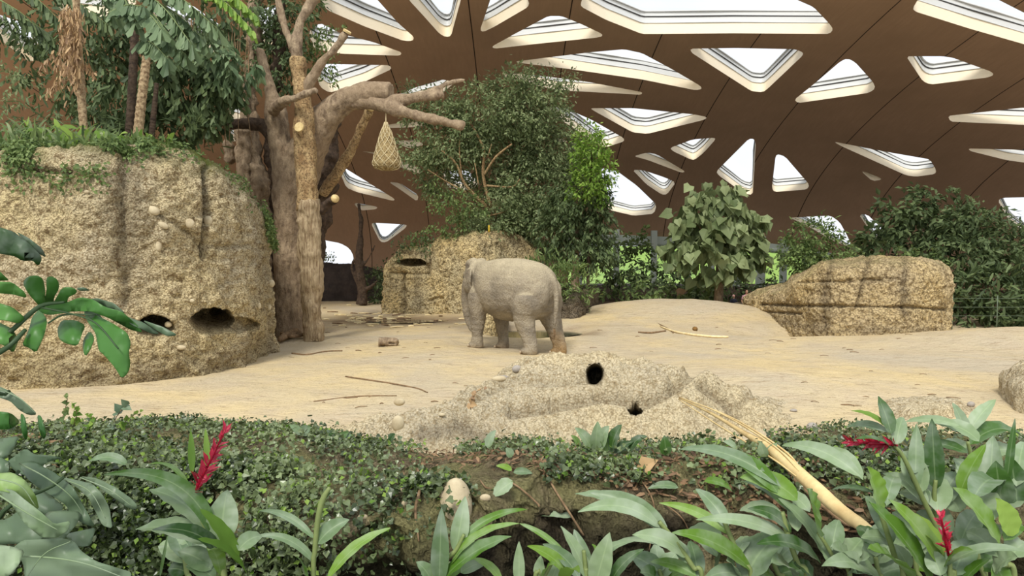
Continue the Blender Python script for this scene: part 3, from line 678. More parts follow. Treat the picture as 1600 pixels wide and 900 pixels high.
def leaves(name, P, D, Nn_, Ln, Wd, tpl, mat, parent=None, loc=None, var=None, **t):
    T, Fq = TPL[tpl]; n = len(P); D = unit(D); S = unit(np.cross(D, Nn_)); U = np.cross(S, D)
    Ln = np.broadcast_to(Ln, (n,)); Wd = np.broadcast_to(Wd, (n,))
    V = P[:, None]+T[None, :, 0, None]*Wd[:, None, None]*S[:, None]+T[None, :, 1, None]*Ln[:, None, None]*D[:, None]+T[None, :, 2, None]*Wd[:, None, None]*U[:, None]
    Fa = (Fq[None]+(np.arange(n)*len(T))[:, None, None]).reshape(-1, 4)
    var = rng.random(n) if var is None else var
    me_f = Fa
    if (Fq[:, 2] == Fq[:, 3]).any():
        me_f = [tuple(q) if q[2] != q[3] else (q[0], q[1], q[2]) for q in Fa.tolist()]
    return obj(name, V.reshape(-1, 3), me_f, mat, parent, loc, smooth=False, attrs={'var': np.repeat(var, len(T))}, **t)
def cloud(blobs, per, tw=10, spread=.35, shell=.45, drop=.3):
    """twig clusters in ellipsoidal crowns; blobs: (px,py,rpx,d[,rpy])"""
    Ps, Ds = [], []
    for b in blobs:
        px, py, r, d = b[:4]; ry = b[4] if len(b) > 4 else r
        c = W(px, py, d); R = np.array([r*d/F, r*d/F*.8, ry*d/F]); n = max(6, int(per*R[0]*R[2]))
        q = rdir(n)*(shell+(1-shell)*rng.random((n, 1))**.5)*(1+.22*fbm(rdir(n)*2, 2)[:, None])
        C = c+q*R; out = unit(q+np.array([0, 0, -drop]))
        k = tw; a = np.repeat(C, k, 0); o_ = np.repeat(out, k, 0)
        tt = rng.random((len(a), 1))
        Ps.append(a+o_*tt*spread+rng.normal(size=a.shape)*spread*.28); Ds.append(unit(o_*.6+rdir(len(a))*.8+np.array([0, 0, -drop])))
    return np.concatenate(Ps), np.concatenate(Ds)
def upn(n, k=.8): return unit(rdir(n)*k+np.array([0, -.25, 1]))
def tree(name, blobs, trunk, lsize, mat, label, cat, per=26, tw=10, tpl='diam', barkm='bark', lw=.42, spread=.35, base=None, branches=(), drop=.3, group=None, shell=.45):
    if base is None:
        a = trunk[-1]; base = W(a[0], a[1], a[2])
    r = thing(name, base, label, cat, group)
    if trunk:
        V, f = tpx(trunk, 9, None, .12, 3); obj('trunk', V, f, M[barkm], r)
    for b in branches:
        b = [(q[0], q[1], q[2], q[3]*.72) for q in b]
        V, f = tpx(b, 6, None, .1, 5); obj('branch', V, f, M[barkm], r)
    P, D = cloud(blobs, per, tw, spread, shell, drop); n = len(P)
    L_ = lsize*(.7+.6*rng.random(n)); leaves('foliage', P, D, upn(n), L_, L_*lw, tpl, M[mat], r)
    return r

# ------------------------------------------------------------------ right and centre trees
bx = on(770, 470)
tree('fig_tree', [(760,178,60,31,42),(705,225,50,31,36),(822,165,58,31,40),(852,232,50,31.5),(765,262,62,32.5,34),(838,300,56,32),(655,178,22,31,14),(655,238,34,31,24),(872,128,30,31,14),(690,168,36,31,28),(780,338,52,32),(800,130,34,31,22),(775,345,34,30.2,22),(825,335,40,30.4,28),(740,352,22,30,16),(795,300,24,30.2,18),(735,215,40,31,30),(650,150,14,31,12),(840,350,48,32),(690,280,30,32,26),(760,390,60,33,40),(820,200,60,33),(900,250,30,32.5,40)],
     [(772,320,31.5,5),(770,345,31.5,6),(768,380,31.5,7),(772,470,31.5,9)], .19, 'leaf_fig', 'tall fine-leaved fig tree with open tan branches behind the middle rock', 'tree', per=95, tw=16, barkm='tan', base=(-.9,31.5,0), lw=.42, spread=.45, shell=.2,
     branches=[[(768,330,31,4),(755,275,30.6,3.5),(756,235,30.4,2.8),(740,200,30.4,2)],[(755,275,30.6,3),(775,245,30.3,2.6),(800,225,30,1.8)],[(768,330,31,4),(728,290,30.6,3),(712,255,30.4,2.4),(690,235,30.4,1.5)],[(722,280,30.6,2),(718,240,30.4,1.7),(719,205,30.4,1.2)],[(760,290,30.6,2.4),(800,292,30.4,1.8),(812,280,30.2,1.2)],[(748,290,30.5,1.5),(742,255,30.4,1.2)],[(750,340,30.5,1.4),(790,330,30.2,1.4),(805,312,30,1.1)],[(668,265,30.4,1.2),(700,285,30.5,1.6),(728,300,30.6,2)],[(762,245,30.3,1.6),(768,225,30.2,1.2)]])
tree('fig_sapling', [(712,318,40,29.5,24),(700,345,34,29.5,16),(735,330,22,29.5,18),(690,300,18,29.5,12)], [(718,345,29.6,2),(728,385,30,3),(735,470,30,4)], .16, 'leaf_mid', 'pale green leafy shrub above the left shoulder of the middle rock', 'tree', per=55, tw=14, barkm='tan', lw=.45)
tree('slender_tree', [(922,215,16,28.5,18),(925,240,22,28.5,20),(930,268,24,28.5,22),(920,290,24,28.5,20)], [(925,230,28.9,1.2),(922,320,29.2,2),(918,470,29.3,3)], .2, 'leaf_bright', 'slender tree with bright yellow-green top beside the fig tree', 'tree', per=130, tw=14, barkm='dbark', lw=.42)
tree('evergreen_tree', [(895,310,44,29.3,34),(915,345,42,29.3,34),(872,360,40,29.3,36),(905,385,48,29.5,36),(930,320,22,29.3,40),(935,390,22,29.5,30)], [(900,350,29.5,5),(898,470,29.5,7)], .24, 'leaf_dark', 'dense dark green evergreen tree rising right behind the elephant', 'tree', per=62, tw=15, lw=.4, drop=.6)
tree('fern_shrub', [(862,432,40,27.0,26),(895,445,34,27,24),(845,450,24,26.8,20)], [], .26, 'leaf_mid', 'bushy mid-green shrub directly behind the back of the elephant', 'shrub', per=80, tw=12, tpl='strap', lw=.22, base=on(875,470), drop=-.2)
tree('broadleaf_tree', [(1112,298,28,31,18),(1120,325,42,31,24),(1092,352,44,31,26),(1145,360,42,31,28),(1075,385,34,31,22),(1120,398,50,31,26),(1160,390,26,31,26)], [(1118,330,31.2,4),(1125,400,31.4,6),(1122,480,31.6,7)], .5, 'leaf_fig', 'young tree with very large pale round leaves in front of the glazing', 'tree', per=24, tw=7, tpl='heart', lw=.9, spread=.5, drop=.7, branches=[[(1120,390,31.3,3),(1090,350,31,2),(1080,330,31,1)],[(1122,380,31.3,3),(1150,350,31,2),(1160,330,31,1)]])
GR = 'shrubs along the glazed back'
for i, (bl, sz, mt, tp, lb) in enumerate([
  ([(950,412,22,38,26),(972,430,26,38,22)], .3, 'leaf_dark', 'diam', 'dark shrub beside the evergreen tree in front of the first posts'),
  ([(990,375,18,40,18),(1000,400,22,40,18),(985,420,22,40,20)], .3, 'leaf_mid', 'strap', 'feathery light green shrub whose tip reaches the glazing beam'),
  ([(1030,425,26,37,24),(1012,440,24,36,18)], .28, 'leaf_dark', 'diam', 'dark shrub between feathery shrub and large-leaved tree'),
  ([(1062,438,26,38,18),(1085,446,26,37,18)], .3, 'leaf_dark', 'diam', 'dark shrub under the left side of the large-leaved tree'),
  ([(1125,446,30,37,20),(1110,455,30,36,14)], .3, 'leaf_dark', 'diam', 'dense dark shrub under the large-leaved tree trunk'),
  ([(1160,446,20,37,18),(1180,450,20,37,14)], .26, 'leaf_dark', 'oval', 'dark bushy shrub left of the thick post'),
  ([(1222,432,22,33,20),(1245,412,24,33,22),(1205,450,18,33,12)], .24, 'leaf_dark', 'diam', 'dark shrub just behind the stepped end of the right rock'),
  ([(960,455,40,33,13),(1010,458,34,33,12)], .26, 'leaf_mid', 'oval', 'low leafy ground cover behind the far sand mound'),
  ([(1060,460,34,33,14),(1095,464,30,33,12)], .34, 'leaf_mid', 'heart', 'low broad-leaved ground cover right of the far sand mound')]):
    tree('shrub', bl, [], sz, mt, lb, 'shrub', per=34, tw=11, tpl=tp, lw=.45, base=(W(bl[0][0], 470, bl[0][3])[0], bl[0][3], gh(W(bl[0][0], 470, bl[0][3])[0], bl[0][3])), group=GR)
leaves('dried_leaf', W(1058,458,32.2)[None], np.array([[.9, -.2, .3]]), np.array([[-.2, -.9, .4]]), .5, .4, 'heart', M['leaf_brown'], loc=W(1063,456,32.4), var=np.array([.3]), label='reddish withered leaf on the ground cover by the far sand mound', cat='leaf')
tree('shrub', [(1272,372,34,29,24),(1300,392,34,29,20),(1248,398,28,29,22),(1280,400,36,29,16),(1230,390,16,29,12)], [], .2, 'leaf_mid', 'rounded green shrub above the middle of the right rock wall', 'shrub', per=95, tw=13, base=(13.3,29,0), lw=.42)
tree('broadleaf_tree', [(1445,305,18,27,10),(1470,300,14,27,8),(1410,325,32,27,16),(1425,350,44,27,22),(1380,372,36,27,18),(1455,375,44,27,24),(1400,392,44,27,14),(1480,345,36,27.5,22)], [(1440,340,27.3,3),(1445,400,27.3,4),(1446,520,27.5,5)], .3, 'leaf_dark', 'open dark-leaved tree rising above the right end of the right rock wall', 'tree', per=62, tw=12, tpl='oval', lw=.5, base=(16.6,27.5,0))
tree('jungle_tree', [(1520,350,46,26,26),(1570,375,46,26,30),(1500,400,40,25.5,30),(1545,410,44,25.5,30),(1600,400,40,26,36),(1512,340,24,26,16)], [(1540,400,26.5,5),(1545,520,26.5,7)], .26, 'leaf_dark', 'dense dark tree filling the right edge of the picture', 'tree', per=75, tw=13, tpl='oval', lw=.4)
tree('jungle_shrub', [(1512,455,36,24.5,30),(1560,462,44,24.5,34),(1600,470,36,24.5,36),(1535,495,44,24.3,16),(1590,500,40,24.3,14)], [], .42, 'leaf_dark', 'thick long-leaved undergrowth right of the right rock wall', 'shrub', per=60, tw=12, tpl='strap', lw=.2, base=(17.5,24.5,0), drop=.1)
fence = thing('wire_fence', (17.5, 23.3, 0), 'thin wire fence in front of the undergrowth at far right', 'fence')
for px in (1490, 1560, 1625):
    b = on(px, 512); b[1] = 23.3; x = (px-800)/F*23.3; V, f = tube([(x, 23.3, -.1), (x, 23.3, 1.15)], .02, 6, 4); obj('post', V, f, M['wire'], fence)
for z in (.45, .75, 1.05):
    V, f = tube([((1484-800)/F*23.3, 23.3, z), ((1640-800)/F*23.3, 23.3, z)], .008, 5, 4); obj('wire', V, f, M['wire'], fence)
# foliage on top of the middle and right rocks
tree('shrub', [(620,388,12,30,8),(650,383,16,30,10),(668,380,10,30,8)], [], .17, 'leaf_dark', 'small shrubs growing on the low left shoulder of the middle rock', 'shrub', per=110, tw=12, base=W(645,396,30))
tree('shrub', [(655,372,10,31,12)], [], .2, 'leaf_mid', 'upright light green shrub behind the feeding slot', 'shrub', per=120, tw=12, base=W(655,392,31))
tree('creeper', [(1300,404,26,25.3,5),(1350,402,30,25.3,5),(1410,401,34,25.3,6),(1455,403,26,25.3,5)], [], .16, 'leaf_mid', 'creeper spilling over the top edge of the right rock wall', 'creeper', per=140, tw=12, base=W(1380,406,25.3), spread=.2)
V, f = tpx([(764,352,29,1.4),(764,363,29,1.6)], 8, 4); obj('marker_peg', V, f, plainmat('yellow_peg', srgb(190, 160, 50)), loc=W(764,363,29), label='tiny yellow peg on top of the middle rock', cat='peg')

# ------------------------------------------------------------------ left jungle
JG = 'jungle growing behind the left rock wall'
for bl, sz, mt, tp, lw, lb, dp in [
  ([(150,60,60,20,46),(60,40,60,20,40),(130,120,60,20,50),(200,40,50,20,44),(30,110,12,20,18)], .30, 'leaf_dark', 'strap', .25, 'dark feathery foliage behind the dried palm fruit at upper left', .6),
  ([(250,120,56,19,50),(300,60,50,19,60),(190,160,46,19,40),(280,180,50,19,40),(330,130,40,19,60)], .30, 'leaf_dark', 'wedge', .5, 'dark hanging fishtail foliage above the middle of the left rock', .9),
  ([(150,190,50,18.5,26),(80,200,46,18.5,24),(220,200,40,18.5,24),(300,215,30,18.5,16)], .34, 'leaf_dark', 'strap', .16, 'dark undergrowth standing behind the long grass on the left rock', .1),
  ([(340,40,30,20,40),(375,10,26,20,20),(350,130,26,20,30),(330,190,22,20,34)], .24, 'leaf_dark', 'oval', .5, 'loose dark foliage left of the bare tree', .7),
  ([(430,30,30,23,50),(450,90,26,23,50),(410,70,24,23,40),(470,20,26,23,30)], .2, 'leaf_dark', 'oval', .5, 'small-leaved climber foliage behind the upper trunks of the bare tree', .4),
  ([(505,90,16,23.5,30),(490,60,18,23.5,30),(520,40,10,23.5,20),(515,120,8,23.5,14)], .16, 'leaf_mid', 'oval', .5, 'light green climber on the right side of the bare tree crown', .6),
  ([(8,100,14,18,12),(15,135,24,18,16),(5,160,22,18,14)], .14, 'leaf_fig', 'diam', .35, 'fine silvery green foliage at the left picture edge', .5),
  ([(352,100,24,18.5,14),(370,118,30,18.5,12),(340,90,20,18.5,14)], .34, 'leaf_palm', 'oval', .4, 'grey-green leafy twigs left of the forked grey stem', .8)]:
    tree('jungle_foliage', bl, [], sz, mt, lb, 'foliage', per=50, tw=13, tpl=tp, lw=lw, drop=dp, group=JG, base=W(bl[0][0], 225, bl[0][3]), shell=.1)
def palm_trunk(pts, label, mat='palmt'):
    P = [W(a, b, d) for a, b, d, r in pts]; R = [r*d/F for a, b, d, r in pts]; n = 90
    V, f = tube(P, R, 10, n); c = np.repeat(spl(np.array(P), n), 10, 0); k = 1+.10*(np.sin(np.arange(n)*1.4) > .3); V = c+(V-c)*np.repeat(k, 10)[:, None]
    return V, f
def palm(name, pts, label, mat='palmt', group='palm trunks behind the left rock wall'):
    V, f = palm_trunk(pts, label); b = W(*pts[-1][:3]); r = thing(name, b, label, 'palm', group); obj('trunk', V, f, M[mat], r); return r
p1 = palm('fishtail_palm', [(118,-20,16,5),(122,60,16,5),(126,130,16,6),(130,190,16,5.5),(136,235,16,5)], 'palm trunk draped in brown dried fruit strands at upper left')
p2 = palm('fishtail_palm', [(232,60,16.5,4.5),(228,100,16.5,6),(222,150,16.5,6.5),(215,215,16.5,7)], 'ringed pale palm trunk rising near the middle of the left rock')
p3 = palm('fishtail_palm', [(212,20,18,5),(208,110,18,6),(204,180,18,6),(200,225,18,6)], 'thinner grey palm trunk just left of the ringed pale one', 'dbark')
p4 = palm('fishtail_palm', [(245,130,18,3),(240,180,18,4),(236,225,18,4.5)], 'short leaning stem right of the ringed pale trunk', 'dbark')
# dried fruit strands and dead frond on the first palm
P, D = [], []
for i in range(80):
    x = 112+rng.normal()*9; y = rng.uniform(5, 60); L_ = rng.uniform(30, 110); n = 12
    for k in range(n):
        P.append(W(x+rng.normal()*2+(k/n)*rng.normal()*4, y+L_*k/n, 15.8+rng.normal()*.15)); D.append((rng.normal()*.3, rng.normal()*.3, -1))
for a, b in (((85,75),(60,105)), ((110,100),(62,150)), ((125,85),(150,115)), ((120,110),(75,135)), ((100,60),(85,100))):
    for k in range(26):
        t_ = rng.random(); P.append(W(a[0]+(b[0]-a[0])*t_, a[1]+(b[1]-a[1])*t_+rng.random()*8, 15.8)); D.append((rng.normal()*.4, rng.normal()*.3, -1))
P = np.array(P); n = len(P); leaves('dried_fruit_strand', P, np.array(D), rdir(n), .13+.12*rng.random(n), .025+.03*rng.random(n), 'strap', M['leaf_brown'], p1)
for a in [(300,10,19,1),(262,0,18,1),(168,40,18,3),(345,30,18,1)]:
    pass
def frond(a, b, d, sag, nl, ll, lw_, parent, mat='leaf_palm', tpl='wedge', dd=0.):
    A = W(a[0], a[1], d); B = W(b[0], b[1], d+dd); Lh = np.linalg.norm(B-A); m = (A+B)/2+np.array([0, 0, sag*Lh]); C = spl(np.array([A, m, B]), 40)
    V, f = tube([A, m, B], [.018, .012, .005], 6, 14); obj('rachis', V, f, M['stem'], parent)
    k = np.linspace(2, 39, nl).astype(int); P = C[k]; T = unit(np.gradient(C, axis=0))[k]; S = unit(np.cross(T, [0, 0, 1.]))
    P2 = np.concatenate([P, P]); D = np.concatenate([S*.55+T*.45, -S*.55+T*.45])+np.array([0, 0, -1.0]); D = unit(D+rdir(len(D))*.22); n = len(P2)
    leaves('leaflets', P2, D, unit(np.array([0, -1, .3])+rdir(n)*.45), ll*(.75+.5*rng.random(n)), lw_*(.8+.4*rng.random(n)), tpl, M[mat], parent)
for a, b, dd in [((215,-20),(300,70),-.4),((220,10),(262,52),-.5),((225,-30),(340,45),0),((180,-20),(212,34),-.3),((230,45),(290,85),-.3),((160,-25),(190,30),.2),((240,0),(318,62),.3),((222,22),(252,46),-.9),((170,20),(225,10),-.5),((218,60),(262,92),-.6)]:
    frond(a, b, 14.6, .08, 17, .36, .17, p2, dd=dd)
for a, b, dd in [((300,-20),(395,48),0),((330,-20),(400,25),.3)]: frond(a, b, 15, .12, 26, .3, .09, p2, 'leaf_bright', 'strap', dd)
for a, b, dd in [((20,-20),(100,40),0),((0,0),(80,70),.3),((60,-20),(170,40),.4),((40,30),(110,90),.6)]: frond(a, b, 16.5, .1, 24, .36, .09, p1, 'leaf_dark', 'strap', dd)
# hanging air roots, one object each
for i in range(26):
    x = rng.choice([352, 360, 368, 376, 255, 268, 300, 322, 345, 388])+rng.normal()*4; y0 = rng.uniform(-10, 110); y1 = rng.uniform(150, 235)
    V, f = tpx([(x, y0, 19.6, .7), (x+rng.normal()*3, (y0+y1)/2, 19.6, .8), (x+rng.normal()*4, y1, 19.6, .6)], 5, 10)
    obj('hanging_root', V, f, M['twig'], loc=W(x, y1, 19.6), label='thin brown air root hanging in front of the jungle left of the bare tree', cat='root', group='hanging air roots')
# long grass on the left rock
def clump(px, py, d, n, hpx, wpx, mat, label, spread=1., lean=0., name='long_grass', cat='grass', droop=.5):
    base = W(px, py, d); r = thing(name, base, label, cat); Vs, Fs_, va = [], [], []; c = 0
    for i in range(n):
        b = base+np.array([rng.normal()*spread*.3, rng.normal()*.25, 0]); h = hpx*d/F*(.55+.6*rng.random()); a = rng.uniform(0, 2*np.pi)
        out = np.array([math.cos(a)+lean, math.sin(a)*.6, 0])*h*rng.uniform(.15, .75); t = np.linspace(0, 1, 8)[:, None]
        C = b+out*t**1.6+np.array([0, 0, 1])*h*(t-droop*t**3*rng.uniform(.3, 1.1)); T = unit(np.gradient(C, axis=0)); S = unit(np.cross(T, unit(np.array([rng.normal(), -1, .2])))); w_ = wpx*d/F*np.sin(np.pi*np.clip(t*.92+.06, 0, 1))**.7*(.7+.5*rng.random())
        Vs += [C-S*w_/2, C+S*w_/2]; o_ = c
        for k in range(7): Fs_.append((o_+k, o_+k+1, o_+8+k+1, o_+8+k))
        va += [rng.random()]*16; c += 16
    obj('blades', np.concatenate(Vs), np.array(Fs_), M[mat], r, attrs={'var': va}); return r
for i, (px, py, n, h, w_, mt, lb) in enumerate([(10,236,46,60,3.5,'leaf_mid','grass clump at the far left end of the left rock top'),(45,238,34,62,4,'leaf_fig','second grass clump from the left on the left rock'),
   (75,238,22,66,9,'leaf_bright','broad-bladed bright plant on the left rock'),(112,238,30,50,4,'leaf_mid','grass clump below the dried palm fruit'),(100,236,12,60,8,'leaf_fig','pale broad-bladed plant beside the brown-draped palm foot'),
   (150,232,30,44,4,'leaf_dark','dark grass clump right of the brown-draped palm foot'),(185,228,26,34,5,'leaf_mid','short grass clump left of the ringed pale trunk'),(205,226,14,30,7,'leaf_bright','bright yellow-green plant at the foot of the ringed pale trunk'),(128,232,10,36,9,'leaf_bright','bright broad leaf plant between the two grass clumps')]):
    clump(px, py, 14.3+(i % 3)*.35, n, h, w_, mt, lb)
clump(235, 224, 14.6, 10, 22, 3, 'leaf_mid', 'sparse pale blades right of the ringed trunk foot')
# creepers over the top edge of the left rock: uncountable leaves
sel = np.where((Vl[:, 2] > 3.9))[0]; Nl = vnorm(Vl, np.array([tuple(p.vertices) for p in rl.data.polygons], dtype=np.int32)); Nl *= np.sign(Nl[np.argmin(Vl[:, 1])][1])*-1
tp_ = np.interp(Ql[:, 0], [-300, 0, 130, 215, 260, 320, 360, 395, 425], [238, 242, 240, 232, 232, 240, 252, 274, 320])
dpx = Ql[:, 1]-tp_; wgt = np.exp(-np.clip(dpx, 0, 99)/np.interp(Ql[:, 0], [0, 60, 160, 190, 240, 330, 400, 425], [12, 16, 16, 10, 4, 5, 12, 60]))*(np.abs(dpx) < 70)*(fbm(Vl*1.8, 2, 8) > -.15)
wgt = wgt*(Vl[:, 1] < 18.5)*(Ql[:, 0] > -60); wgt /= wgt.sum(); k = rng.choice(len(Vl), 9000, p=wgt); n = len(k)
leaves('creeper', Vl[k]+Nl[k]*(.03+.10*rng.random((n, 1)))+rng.normal(size=(n, 3))*.04, unit(rdir(n)+np.array([0, -.3, -.6])), unit(Nl[k]+rdir(n)*.5), .07+.05*rng.random(n), .06, 'oval', M['leaf_mid'], loc=(-9, 14, 4.3), label='small-leaved creeper matting the top edge of the left rock wall', cat='creeper', kind='stuff')

# ------------------------------------------------------------------ big bare tree
D0 = 21.
def fused(name, parts, voxel, mat, label=None, cat=None, parent=None, loc=None, it=3, rough=.02, fr=6, seed=0):
    V, f = cat_(parts); V, f = fuse(V, f, voxel, it)
    N = vnorm(V, f); V = V+N*(rough*2.2*fbm(V*fr*.35, 3, seed)+rough*fbm(V*fr, 3, seed+3))[:, None]
    return obj(name, V, f, mat, parent, loc, label=label, cat=cat)
b0 = W(452, 518, D0); bt = thing('bare_tree', b0, 'huge bare grey tree with cut limbs right of the left rock wall', 'tree')
fused('trunk', [tpx([(455,530,D0,27),(453,470,D0,25),(452,400,D0,24),(453,330,D0,24),(452,280,D0,26),(450,250,D0,22)],16),
  tpx([(455,300,D0,26),(472,262,D0,30),(490,215,D0-.3,28),(515,178,D0-.6,22),(545,155,D0-.8,18),(580,146,D0-.9,18),(611,146,D0-1,17)],16),
  tpx([(450,280,D0,20),(438,230,D0,18),(432,180,D0,17),(430,160,D0,15)],14),
  tpx([(430,175,D0,15),(424,145,D0,10),(414,110,D0,8.5),(406,76,D0,6)],12)], .055, M['bark'], parent=bt, seed=3)
fused('limb', [tpx([(545,158,D0-.8,14),(600,160,D0-1.1,10),(650,152,D0-1.3,8.5),(694,148,D0-1.4,7)],12),tpx([(575,155,D0-.9,13),(615,170,D0-1.3,9),(660,182,D0-1.5,8),(724,197,D0-1.6,6)],12),
  tpx([(655,150,D0-1.3,6),(680,140,D0-1.4,4.5),(700,130,D0-1.4,4),(728,124,D0-1.4,2.5)],10)], .04, M['bark'], parent=bt, seed=9)
fused('branch', [tpx([(428,172,D0-.4,9),(438,162,D0-1.2,8),(465,153,D0-1.7,6.5),(495,141,D0-1.9,5)],12)], .035, M['bark'], parent=bt)
fused('branch', [tpx([(440,240,D0,11),(420,206,D0,11),(402,195,D0,10),(375,194,D0,8),(350,197,D0,6)],12)], .04, M['dbark'], parent=bt)
b1 = W(487, 530, 19.9); dt = thing('dead_tree', b1, 'tall stripped pale dead trunk with sawn branches leaning beside the grey tree', 'tree')
fused('trunk', [tpx([(490,534,19.9,15),(487,480,19.9,16),(486,420,19.9,17),(484,360,19.9,18),(482,310,19.9,17)],14)], .045, M['wood'], parent=dt, rough=.03, seed=21)
fused('bark_section', [tpx([(482,330,19.9,17.5),(480,280,19.9,17),(477,230,19.9,16),(474,190,19.9,15),(474,150,19.9,13),(468,120,20,12),(464,90,20,11)],14),
  tpx([(478,235,19.8,10),(471,205,19.6,8),(468,200,19.5,8)],12)], .045, M['tan'], parent=dt, rough=.02, seed=23)
fused('upper_stem', [tpx([(474,172,19.9,12.5),(467,120,20,10.5),(463,70,20,9),(470,30,20,8),(486,5,20,7),(500,-15,20,7)],12), tpx([(474,150,19.9,10),(488,120,19.8,8.5),(505,95,19.7,7),(522,78,19.6,6),(541,52,19.5,6)],12),
  tpx([(462,85,20,7),(450,55,20.1,6),(442,30,20.2,5),(436,5,20.2,5),(430,-20,20.2,5)],10)], .04, M['bark'], parent=dt, rough=.02, seed=24)
for px, py, d, r, dr in [(542,50,19.45,6.5,(.5,-.3,.8)),(468,199,19.42,7.5,(-.2,-1,.2))]:
    c = W(px, py, d); R = r*d/F; V, f = tube([c-np.array(dr)*.01, c+np.array(dr)*.04], R, 14, 3); obj('sawn_end', V, f, M['cut'], dt, smooth=False)
fused('branch', [tpx([(500,330,20.1,8),(512,318,20,7.5),(522,312,19.8,7)],12)], .03, M['dbark'], parent=dt)
c = W(523, 311, 19.75); V, f = tube([c, c+np.array([.03, -.05, .02])], .12, 12, 3); obj('sawn_end', V, f, M['cut'], dt)
ct3 = thing('trunk_cluster', W(505, 300, 22.5), 'rough brown forked stems rising right behind the bare tree', 'tree')
fused('trunk', [tpx([(480,530,22.5,16),(490,400,22.5,16),(505,300,22.5,18),(512,240,22.5,16),(520,190,22.6,13),(530,150,22.8,11)],14)], .06, M['dbark'], parent=ct3, rough=.05)
fused('branch', [tpx([(503,305,22,9),(528,268,21.8,9),(548,235,21.6,8),(562,205,21.4,7),(577,172,21.2,6)],12)], .04, M['tan'], parent=ct3)
c = W(578, 171, 21.15); V, f = tube([c, c+np.array([.02, -.03, .04])], .12, 12, 3); obj('sawn_end', V, f, M['cut'], ct3)
lt = thing('vine_trunk', W(415, 530, 22.6), 'dark brown vine-wrapped trunks squeezed between left rock and bare tree', 'tree')
for i, pts in enumerate([[(418,545,22.6,12),(414,440,22.6,13),(406,330,22.6,15),(396,260,22.6,17),(390,200,22.6,14),(392,140,22.6,11),(396,60,22.6,9),(398,-10,22.6,8)],
   [(432,545,22.8,9),(430,430,22.8,9),(424,300,22.8,9),(424,200,22.8,8),(436,90,22.8,9),(440,-10,22.8,8)],[(400,330,22.4,9),(384,280,22.3,10),(380,220,22.3,10),(384,160,22.3,8),(384,120,22.3,6)],[(360,250,22.9,5),(356,170,22.9,5),(352,90,22.9,4)]]):
    fused('stem', [tpx(pts, 12)], .06, M['dbark' if i in (1,) else 'bark'], parent=lt, rough=.06, seed=40+i)
for bl, k in (([(432,110,16,22.4,70),(452,40,20,22.4,50),(398,90,14,22.4,60),(410,20,20,22.4,30)], 'leaf_dark'),):
    P, D = cloud(bl, 60, 12, .25, .2, .5); leaves('climber_leaves', P, D, upn(len(P)), .17, .09, 'oval', M[k], lt)
# small dead tree in the background
sm = thing('dead_tree', on(563, 474), 'small bare dead tree in front of the dark back wall', 'tree')
fused('trunk', [tpx([(565,476,34.5,9),(566,455,34.5,7.5),(562,425,34.5,6.5),(561,400,34.5,6),(563,370,34.5,4.5),(564,345,34.5,4),(560,318,34.5,3)],10), tpx([(562,418,34.5,4),(575,405,34.4,2.2),(586,382,34.4,1.5)],8), tpx([(568,455,34.5,3),(582,446,34.3,2.2),(594,434,34.2,1.5)],8), tpx([(558,440,34.5,3),(550,420,34.6,2.4),(553,405,34.6,2)],8)], .06, M['dbark'], parent=sm, rough=.02)
# hanging hay net
nx, ny, nd = 603, 232, 19.8; hn = thing('hay_net', W(603, 262, nd), 'hay-filled feeding net hanging from the cut limb of the bare tree', 'feeding net')
pf = [(190,2),(197,4),(206,8),(220,12),(235,16),(250,20),(258,21),(263,17),(266,8),(267,2)]
V, f = tube([W(603+(y-190)*.02, y, nd) for y, r in pf], [r*nd/F for y, r in pf], 22, 40, .12, 5); obj('hay_bundle', V, f, M['hay'], hn)
net = []
for s_ in (1, -1):
    for a0 in np.linspace(0, 2*np.pi, 10, endpoint=False):
        y = np.linspace(191, 266, 26); r = np.interp(y, [p[0] for p in pf], [p[1] for p in pf])*nd/F*1.07; a = a0+s_*np.linspace(0, 3.2, 26)
        C = np.array([W(603+(q-190)*.02, q, nd) for q in y])+np.stack([r*np.cos(a), r*np.sin(a), r*0], 1); net.append(tube(C, .009, 4, 26))
V, f = cat_(net); obj('netting', V, f, M['rope'], hn)
V, f = tpx([(603,162,nd,.8),(603,178,nd,.8),(603,194,nd,1.)], 6, 8); obj('rope', V, f, M['rope'], hn)
# dark wall at the back left
def H_dw(x, y): return float(W(800, np.interp(800+F*x/y, [480, 505, 560, 600, 640], [414, 415, 419, 428, 436]), 38)[2])
plan_rock('wall_back', [(-13.5, 38), (-11, 37.6), (-8.5, 37.8), (-6.2, 38.6), (-5.5, 40), (-13.5, 41)], H_dw, 140, 20, M['darkwall'], None, None, amp=(.12, .05, .02), inset=.05, kind='structure')
tree('shrub', [(588,450,14,36,26),(600,430,10,36,20)], [], .22, 'leaf_dark', 'dark shrub between the dark back wall and the middle rock', 'shrub', per=80, tw=12, base=(-6.9,36,0))
tree('shrub', [(515,400,10,45,8),(500,405,12,45,8)], [], .2, 'leaf_mid', 'small shrub at the low skylight left of the small dead tree', 'shrub', per=60, tw=10, base=W(510,415,45))

